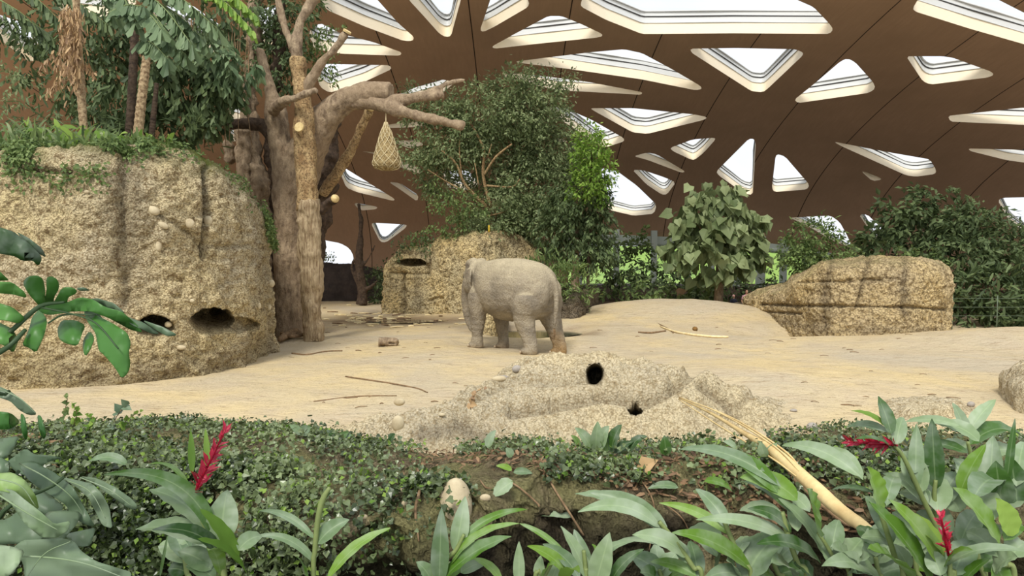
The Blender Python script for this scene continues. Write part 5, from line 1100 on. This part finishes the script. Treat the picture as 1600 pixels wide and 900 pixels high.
ginger('ginger with long wavy leaves fanning left over the dark bank', [(1098,925,4),(1082,885,4),(1050,840,4),(1030,815,3.5)], [(1044,835,922,770,28,'p',.1,.12,.3),(1030,824,903,800,24,'p',-.05,.16,.2),(1072,870,988,836,30,'p',-.1,.10,.2),(1060,862,955,850,12,'p',.1,.12),(1088,900,1016,878,18,'g',.1,.10),(1010,802,899,772,24,'p',.3,.06),(1075,880,1045,842,22,'p',.1),(1092,905,1078,845,26,'p',.2)], 3.05)
ginger('ginger with a long dark lower leaf right of the wavy-leaved one', [(1175,925,4),(1160,880,4),(1142,840,4),(1132,815,3.5)], [(1175,892,1050,832,32,'g',-.15,.08,.1),(1140,835,1030,786,16,'g',.1,.1,.4),(1137,825,1087,764,24,'p',.15,.10),(1120,870,1080,830,26,'p',.2),(1135,845,1120,895,30,'p',.1,.05),(1128,838,1070,835,24,'p',.15,.12),(1150,870,1175,840,20,'p',.2),(1160,900,1100,905,26,'p',-.1),(1150,900,1135,875,30,'p')], 3.1)
ginger('ginger with thick arching green leaves above the oval leaf', [(1262,925,4.5),(1246,880,4.5),(1232,840,4.5),(1222,800,4)], [(1220,760,1062,702,22,'p',.3,.12,.2),(1215,770,1120,708,26,'g',.2,.14,.3),(1246,782,1156,746,32,'g',.1,.14,.3),(1225,790,1185,742,20,'g',.2,.1),(1235,800,1160,752,14,'p',.25,.12),(1236,832,1168,795,20,'d',-.05,.12),(1225,815,1156,798,26,'p',.2,.14),(1238,846,1088,812,22,'p',-.1,.08,.2),(1165,905,1218,838,60,'p',.1,.12,.2),(1282,880,1182,850,28,'d',-.2,.10,.1),(1246,830,1240,785,24,'p',.2),(1265,800,1225,770,22,'p',.2),(1290,872,1215,778,26,'p',.0,.08),(1240,900,1205,880,36,'p'),(1270,905,1240,880,30,'d')], 3.1)
ginger('ginger with one large upright oval green leaf', [(1330,925,4),(1308,882,3.5),(1290,850,3),(1278,832,2.5)], [(1278,835,1261,764,58,'g',-.1,.02,0),(1300,860,1310,812,28,'p',.1),(1318,885,1348,842,46,'p',0,.05,.2),(1375,905,1284,884,34,'p',-.2,.1,.2),(1302,885,1290,820,30,'p',.15),(1340,895,1298,855,40,'p',-.1),(1395,850,1345,840,24,'p',0,.12),(1330,900,1360,870,40,'p',-.1)], 3.05)
ginger('tall ginger with broad bright green blades at right of the dried stalk', [(1412,925,4.5),(1398,870,4.5),(1382,820,4),(1375,800,3.5)], [(1375,802,1356,729,48,'g',-.05,.02,.0),(1345,745,1222,696,24,'p',.3,.12,.2),(1460,918,1357,784,42,'g',-.15,.04,.1),(1480,905,1388,780,34,'g',-.1,.06),(1475,868,1408,800,32,'b',.0,.08),(1422,905,1356,858,46,'g',-.3,.05),(1365,770,1300,765,9,'d',.1,.1),(1395,850,1352,775,26,'p',.25),(1420,890,1395,850,22,'p',.1),(1348,750,1290,700,20,'p',.4,.1),(1385,790,1400,745,26,'p',.3)], 3.0)
ginger('tallest red-flowered ginger at right with the flower pointing left', [(1500,925,4.5),(1470,840,4),(1440,775,4),(1412,715,3.5),(1395,695,3)], [(1393,678,1372,619,22,'d',.05,.02,.0),(1400,695,1411,652,22,'p',.1),(1386,668,1330,642,10,'b',.1,.12),(1388,675,1322,668,12,'p',.2,.12),(1404,712,1336,686,12,'d',-.1,.12),(1450,790,1380,740,20,'p',.2,.16),(1430,760,1432,662,22,'p',.1,.02),(1440,770,1412,705,36,'p',.2),(1465,800,1455,740,44,'p',.25),(1450,790,1405,770,34,'p',.3,.1),(1480,840,1460,790,30,'p',.2),(1420,740,1465,720,28,'p',.3,.1)], 3.3,
  flower=((1402,696),(1322,690),32,40))
ginger('ginger with an upright red-tipped leaf among pale leaves at right', [(1480,925,4.5),(1466,840,4),(1460,780,3.5),(1462,750,3)], [(1462,765,1456,654,28,'d',.05,.01,.0),(1498,665,1414,659,14,'p',.2,.08),(1530,690,1462,662,26,'p',.1,.14),(1512,708,1438,692,16,'d',.2,.08),(1470,790,1500,740,40,'p',.2),(1500,800,1462,762,36,'p',.1,.12),(1465,830,1432,800,36,'p',.1),(1500,850,1530,800,34,'p',.2)], 3.35)
ginger('ginger with small hanging dark red flower at lower right', [(1490,925,4),(1485,900,4),(1484,868,3)], [(1478,884,1605,862,20,'p',-.2,.12,.2),(1476,886,1520,860,16,'g',-.2,.1),(1490,915,1470,880,30,'p'),(1500,920,1548,872,20,'g',-.1,.06),(1490,900,1520,845,40,'p',.15),(1470,900,1450,860,30,'p',.1)], 2.9, flower=((1482,868),(1470,806),30,34))
ginger('ginger with a very broad bright blade near the right edge', [(1585,925,4.5),(1570,880,4.5),(1562,850,4)], [(1562,852,1488,762,48,'g',-.1,.04,.1),(1582,838,1556,778,36,'b',0,.04),(1570,845,1600,822,22,'g'),(1560,870,1510,830,36,'p',.2),(1580,870,1605,850,40,'p',.1),(1555,895,1590,870,40,'p',-.1),(1570,915,1550,880,34,'g'),(1520,780,1565,760,40,'p',.4,.1),(1550,815,1520,770,44,'p',.35,.1)], 2.95)
ginger('ginger with crossing upright blades behind the broad bright blade', [(1560,925,4),(1552,840,4),(1546,790,3.5),(1540,770,3)], [(1500,770,1541,694,26,'g',.0,.04,.1),(1545,790,1552,680,36,'p',.15,.03),(1565,790,1556,720,42,'d',.0,.03),(1590,790,1580,715,40,'d',.05,.03),(1572,760,1586,654,11,'d',.05,.02,.0),(1530,770,1490,715,26,'p',.2,.1),(1560,800,1602,770,44,'p',.1),(1588,760,1600,690,32,'p',.2)], 3.3)
ginger('ginger with paired pale tip leaves against the sand near the right edge', [(1540,925,4),(1528,800,3.5),(1518,720,3),(1512,690,2.5)], [(1510,682,1488,629,18,'p',.05,.04,.0),(1514,675,1556,624,22,'p',.05,.05,.0),(1515,695,1605,690,30,'d',.1,.2,.2),(1530,720,1600,715,26,'p',.15,.14),(1518,710,1470,690,18,'p',.2,.12),(1530,760,1500,720,40,'p',.2),(1535,780,1580,740,44,'p',.2)], 3.6)
for (px, py, dpt, lv, lb) in [
  (930, 712, 5.6, [(925,705,898,668,18,'p'),(930,705,934,658,20,'p'),(935,705,952,665,22,'p'),(948,708,934,682,16,'g'),(955,708,972,663,24,'d'),(960,708,990,690,14,'d'),(985,706,1012,682,14,'d',0,.2),(905,700,892,680,12,'g'),(965,712,985,702,12,'p'),(925,712,910,700,14,'p')], 'cluster of broad glossy leaves on the bank below the two round holes'),
  (1040, 714, 5.6, [(1041,712,1038,680,18,'d')], 'single upright dark leaf on the bank right of the glossy cluster'),
  (465, 682, 6.2, [(470,680,452,664,12,'p'),(472,680,486,667,18,'p')], 'small seedling with two pale leaves at the left end of the pebbled rock'),
  (528, 692, 6.2, [(525,690,510,672,12,'d'),(530,690,545,675,14,'d'),(535,690,550,680,16,'p'),(610,690,618,678,16,'d')], 'low seedling with dark leaves below the pebbled rock'),
  (772, 762, 5.2, [(802,752,770,776,26,'p',.0,.03,0)], 'single oval grey-green leaf resting on the bank'),
  (865, 805, 4.6, [(893,808,840,806,16,'p',0,.1,0)], 'single oval leaf pointing left above the dark bank face'),
  (1052, 768, 4.6, [(1060,762,1012,764,14,'p',0,.1,0)], 'small pale leaf curling above the dark hollow'),
  (1100, 770, 4.4, [(1100,752,1144,768,14,'g',0,.14,0)], 'small green leaf arching right above the speckled leaf'),
  (800, 740, 5.4, [(800,735,775,728,10,'g'),(802,738,832,740,12,'d'),(798,715,790,700,14,'p'),(762,700,775,672,14,'p')], 'thin-stemmed seedling on the bank left of the long bare branch'),
  (150, 745, 4.4, [(200,727,137,722,16,'p',0,.16,0),(245,755,200,740,16,'p',0,.1,0)], 'pale leaf curving over the ivy behind the left ginger'),
  (1200, 725, 5.2, [(1195,715,1188,690,16,'p'),(1202,720,1214,692,16,'p'),(1150,700,1130,690,12,'p')], 'small seedling with pale upright leaves beside the dried stalk'),
  (1262, 700, 6.0, [(1260,698,1240,690,8,'g'),(1264,700,1290,690,8,'b')], 'tiny green seedling at the sand edge right of the dried stalk')]:
    b = bank(px, py); r = thing('seedling', b, lb, 'plant')
    cx = np.mean([l[0] for l in lv]); cy = np.mean([l[1] for l in lv]); V, f = tube([b, (b+W(cx, cy, b[1]-.05))/2+np.array([.01, 0, .02]), W(cx, cy, b[1]-.05)], [.006, .005, .003], 6, 8); obj('stem', V, f, M['stem'], r)
    for l in lv:
        V, f, rb = blade(*l[:5], b[1]-.05, b[1]-.05+(l[6] if len(l) > 6 else 0), l[7] if len(l) > 7 else .08, l[8] if len(l) > 8 else rng.uniform(-.3, .3), 10)
        obj('leaf', V, f, M[{'p': 'gpale', 'g': 'ggreen', 'd': 'gdark', 'b': 'leaf_bright'}[l[5]]], r, attrs={'var': np.full(len(V), rng.random()), 'rib': rb})

ginger('low pale-leaved ginger filling the gap under the wavy-leaved one', [(1045,935,4),(1035,905,4),(1030,890,3)], [(1032,900,985,868,34,'p',.1,.1),(1030,905,1060,862,30,'p',.1,.08),(1028,910,1000,895,28,'d',-.1),(1040,910,1085,893,26,'g',-.1,.1),(1030,895,1025,850,26,'p',.2,.04)], 3.25)
ginger('low ginger with drooping leaves in front of the roots below the dried stalk', [(1235,935,4),(1215,895,4),(1205,870,3)], [(1208,880,1160,860,36,'p',.1,.14),(1210,885,1250,850,34,'p',.15,.1),(1208,870,1200,822,34,'p',.2,.06),(1215,900,1265,895,30,'d',0,.12),(1212,905,1165,900,30,'g',-.1,.12)], 3.3)
ginger('low ginger between the oval leaf and the bright blades', [(1380,935,4),(1372,895,4),(1368,870,3)], [(1370,880,1330,850,38,'p',.1,.12),(1372,880,1412,848,36,'p',.15,.1),(1368,870,1372,820,36,'p',.2,.05),(1375,900,1420,890,34,'p',0,.12),(1372,905,1330,895,34,'d',-.1,.12),(1370,860,1340,822,26,'d',.25,.08)], 3.3)
ginger('low ginger tucked under the tall red-flowered one', [(1440,935,4),(1432,890,4),(1428,860,3)], [(1430,870,1392,838,36,'p',.15,.1),(1430,872,1468,835,38,'p',.15,.1),(1428,862,1430,808,38,'p',.2,.04),(1432,890,1475,878,30,'g',0,.12),(1428,840,1395,800,30,'p',.25,.1)], 3.4)
ginger('low ginger at the lower right behind the hanging flower', [(1540,935,4),(1530,880,4),(1525,850,3)], [(1527,862,1490,825,40,'p',.15,.1),(1527,862,1565,820,40,'p',.15,.1),(1525,850,1528,800,40,'p',.2,.04),(1530,890,1575,870,34,'d',0,.12),(1528,850,1545,780,30,'d',.2,.05)], 3.4)
ginger('low pale ginger at the foot of the left red flower', [(300,935,4),(292,895,4),(288,872,3)], [(290,880,250,850,36,'p',.15,.1),(290,880,322,850,30,'p',.2,.1),(288,872,270,830,32,'p',.2,.05),(292,895,262,890,30,'d',0,.12)], 3.3)

# ------------------------------------------------------------------ monstera at left
def lobe(poly, d, tilt=0., bulge=.05, seed=0):
    Q = np.array(dense(poly, 9, 1)); c = Q.mean(0); ext = np.abs(Q-c).max()+1e-6; n = len(Q)
    gx = np.arange(Q[:, 0].min()+4, Q[:, 0].max(), 8); gy = np.arange(Q[:, 1].min()+4, Q[:, 1].max(), 8); pts = [Vector(p) for p in Q.tolist()]+[Vector((a, b)) for a in gx for b in gy]
    ar = .5*np.sum(Q[:, 0]*np.roll(Q[:, 1], -1)-np.roll(Q[:, 0], -1)*Q[:, 1]); idx = list(range(n)) if ar > 0 else list(range(n))[::-1]
    vo, eo, fo2, _, _, fid = geometry.delaunay_2d_cdt(pts, [], [idx], 1, 1e-5)
    used = sorted({i for f in fo2 for i in f}); mp = {i: k for k, i in enumerate(used)}; P2 = np.array([tuple(vo[i]) for i in used])
    u = (P2-c)/ext; dd = d+tilt*u[:, 1]+bulge*(u[:, 0]**2+u[:, 1]**2)+.035*fbm(np.stack([P2[:, 0]/40, P2[:, 1]/40, P2[:, 0]*0+seed], 1), 2, seed)
    V = np.array([W(a, b, q) for (a, b), q in zip(P2, dd)]); F_ = [tuple(mp[i] for i in f) for f in fo2]
    F_ = [f if np.cross(V[f[1]]-V[f[0]], V[f[2]]-V[f[0]])@np.array([0, -1, .3]) > 0 else f[::-1] for f in F_]
    return V, F_
def mleaf(parent, lobes, mat, ribs=(), seed=0):
    pr = [lobe(p, d, tl, bg, seed+i) for i, (p, d, tl, bg) in enumerate(lobes)]; V, f = cat_(pr)
    o = obj('leaf', V, f, M[mat], parent, attrs={'var': np.full(len(V), rng.random()), 'rib': np.ones(len(V))}); s = o.modifiers.new('t', 'SOLIDIFY'); s.thickness = .0025
    for pts in ribs:
        v, f_ = tpx(pts, 6, 16); q = obj('rib', v, f_, M['dstem'], parent)
    return o
MD = 2.5
ms_ = thing('monstera', (-2.4, 2.3, 0), 'split-leaved monstera with one big cut leaf hanging over the sand at left', 'monstera')
mleaf(ms_, [([(62,479),(45,460),(35,443),(42,432),(58,430),(68,436),(71,455),(70,474)], MD, .04, .02), ([(66,478),(73,455),(72,434),(80,431),(91,437),(93,450),(84,465),(84,478)], MD, .04, .02), ([(80,478),(90,462),(96,450),(108,448),(121,453),(118,460),(106,464),(104,478)], MD, .03, .02),
  ([(56,480),(100,474),(125,465),(145,468),(165,480),(190,487),(212,506),(224,520),(205,516),(170,497),(140,486),(110,487),(78,492),(66,490)], MD-.02, .02, .03),
  ([(62,482),(74,500),(70,522),(56,552),(45,543),(34,540),(45,515),(50,495)], MD, -.05, .03), ([(96,500),(89,515),(92,530),(103,537),(121,541),(129,520),(134,508),(118,500)], MD+.02, -.04, .03), ([(140,516),(130,530),(129,545),(133,558),(141,545),(148,528)], MD+.02, -.03, .02),
  ([(128,478),(150,492),(176,505),(199,520),(205,536),(201,550),(204,568),(201,582),(190,592),(180,575),(163,555),(154,548),(151,530),(149,520),(135,500)], MD-.06, -.06, .06)], 'monst', [[(-20,548,MD-.1,4),(20,515,MD-.05,4),(62,479,MD-.01,3.5),(100,472,MD-.03,2)],[(62,480,MD-.01,2),(110,490,MD-.02,1.6),(150,505,MD-.05,1.3),(185,545,MD-.1,1)],[(75,505,MD,1.4),(100,492,MD,1.5),(150,492,MD,1.2)]], 3)
mleaf(ms_, [([(120,472),(150,466),(178,474),(196,490),(180,486),(150,474)], MD+.06, .0, .02), ([(185,490),(225,504),(250,522),(238,522),(205,507)], MD+.03, .0, .02), ([(222,500),(255,511),(278,524),(262,526),(240,514)], MD+.03, 0, .02), ([(118,450),(132,449),(142,454),(125,455)], MD+.06, 0, .01), ([(130,486),(150,484),(162,500),(140,498)], MD+.04, 0, .01)], 'mgrey', (), 9)
mleaf(ms_, [([(-30,440),(0,440),(20,442),(40,458),(42,466),(20,460),(-30,456)], MD-.1, 0, .03), ([(-30,470),(0,474),(20,480),(40,497),(30,506),(8,500),(-30,498)], MD-.1, 0, .03), ([(-30,500),(0,504),(20,514),(28,532),(20,552),(8,540),(-30,530)], MD-.08, -.03, .03), ([(-30,420),(0,424),(8,432),(15,438),(0,439),(-30,438)], MD-.1, 0, .02)], 'monst', [[(-20,562,MD-.1,4),(15,540,MD-.1,4),(40,515,MD-.05,3)]], 12)
mleaf(ms_, [([(-30,350),(0,355),(22,362),(45,380),(61,396),(66,405),(60,417),(50,406),(34,408),(25,401),(10,398),(-30,392)], MD-.15, .03, .05), ([(25,362),(45,372),(66,388),(73,403),(60,396),(42,380)], MD-.12, 0, .02)], 'gdark', (), 15)
V, f = tube([(-2.35, 2.3, -.05), W(-60, 640, 2.35), W(-22, 548, MD-.1)], [.02, .014, .009], 8, 20); obj('stalk', V, f, M['dstem'], ms_)
m2 = thing('philodendron', (-1.6, 2.3, 0), 'large drooping grey-green lobed leaves filling the lower left corner', 'philodendron')
for i, (p, d, tl, bg, mt) in enumerate([
  ([(28,724),(50,720),(85,738),(115,762),(124,780),(136,800),(149,823),(135,821),(120,812),(108,800),(104,790),(85,777),(65,766),(42,748)], 2.5, -.06, .05, 'mgrey'),
  ([(90,744),(120,750),(145,756),(160,773),(171,795),(176,826),(160,821),(150,800),(140,780),(120,761)], 2.55, -.06, .05, 'mgrey'), ([(125,744),(150,747),(180,761),(205,779),(215,790),(210,798),(195,791),(175,776),(150,758)], 2.6, -.05, .04, 'mgrey'),
  ([(-30,738),(0,739),(20,738),(42,752),(56,775),(61,797),(45,790),(25,772),(0,767),(-30,765)], 2.2, -.03, .05, 'ggreen'), ([(-10,762),(20,766),(60,798),(85,820),(110,814),(106,830),(88,841),(65,840),(40,820),(15,785)], 2.15, -.03, .04, 'gpale'),
  ([(-30,812),(10,812),(40,790),(60,800),(82,820),(62,848),(20,850),(-30,852)], 2.35, -.04, .06, 'mgrey'), ([(20,856),(35,844),(70,842),(100,841),(116,845),(126,860),(150,877),(206,894),(202,915),(40,915),(36,880)], 2.2, -.05, .06, 'mgrey'),
  ([(-30,850),(0,851),(20,854),(39,860),(30,882),(15,900),(-30,915)], 2.05, -.04, .05, 'gpale'), ([(72,800),(100,797),(127,800),(121,818),(97,846),(60,848)], 2.4, -.03, .05, 'mgrey'), ([(98,835),(150,824),(142,852),(124,856)], 2.55, -.03, .03, 'mgrey'),
  ([(-30,600),(0,604),(16,611),(40,629),(59,648),(45,649),(30,641),(15,626),(-30,612)], 2.5, 0, .04, 'mgrey'), ([(-30,642),(0,643),(16,645),(31,659),(16,671),(-30,672)], 2.3, 0, .04, 'monst'), ([(-30,688),(0,685),(30,681),(20,706),(0,722),(-30,730)], 2.4, -.03, .04, 'mgrey'),
  ([(10,722),(40,700),(52,710),(72,711),(100,715),(72,723),(45,746),(24,737)], 2.6, -.02, .04, 'mgrey'), ([(-30,712),(0,714),(16,722),(12,746),(-30,750)], 2.3, -.02, .03, 'mgrey'), ([(40,760),(70,768),(100,790),(90,812),(60,800),(45,780)], 2.7, -.05, .05, 'mgrey'), ([(32,645),(38,650),(44,680),(40,690),(33,672)], 2.7, 0, .02, 'monst'), ([(58,648),(64,650),(72,680),(68,688),(60,670)], 2.7, 0, .02, 'monst')]):
    V, f = lobe(p, d, tl, bg, 30+i); o = obj('leaf', V, f, M[mt], m2, attrs={'var': np.full(len(V), rng.random()), 'rib': np.ones(len(V))}); s = o.modifiers.new('t', 'SOLIDIFY'); s.thickness = .0025
for pts in ([(30,724,2.44,2),(70,745,2.44,1.6),(110,775,2.46,1.2),(135,812,2.5,.6)], [(95,747,2.5,1.6),(140,768,2.5,1.2),(165,810,2.5,.6)], [(125,746,2.55,1.5),(170,765,2.55,1.2),(205,790,2.56,.6)],
  [(-10,768,2.1,2.6),(40,800,2.1,2),(90,828,2.12,1)], [(-30,870,2.1,3),(60,870,2.12,2.4),(130,880,2.15,1.8),(200,905,2.2,.8)], [(40,905,2.12,1.5),(70,865,2.12,1.2),(110,846,2.15,.8)], [(-10,604,2.45,2),(30,622,2.45,1.5),(56,646,2.47,.7)], [(-20,745,2.14,2),(30,758,2.14,1.6),(55,790,2.16,.8)]):
    V, f = tpx([(q[0], q[1], q[2]+.01, q[3]*.6) for q in pts], 6, 20); obj('midrib', V, f, M['gpale'], m2, attrs={'var': np.full(len(V), .8), 'rib': np.ones(len(V))})
for a, b in (((30, 735), (-20, 850)), ((100, 745), (-20, 880)), ((30, 850), (-10, 930)), ((15, 610), (-30, 700))):
    V, f = tube([(-1.7, 2.35, -.03), W(b[0], b[1], 2.4), W(a[0], a[1], 2.5)], [.012, .01, .006], 7, 16); obj('stalk', V, f, M['dstem'], m2)
for i, pts in enumerate([[(20,705,4),(50,690,6),(75,695,4)], [(50,705,5),(75,700,7),(98,705,5)], [(15,690,4),(45,685,5),(85,687,3)], [(95,720,1.5),(100,700,2),(104,690,1)], [(60,725,2),(110,735,2.5),(150,738,1.5)], [(85,728,1.6),(110,742,2.5),(145,745,1.5)]]):
    broot('dried_leaf_sheath', pts, 'twig', 'curled brown dried leaf sheath behind the lobed grey leaves at left', 'dried leaf', 'dried sheaths at the left of the bank', lift=.05)
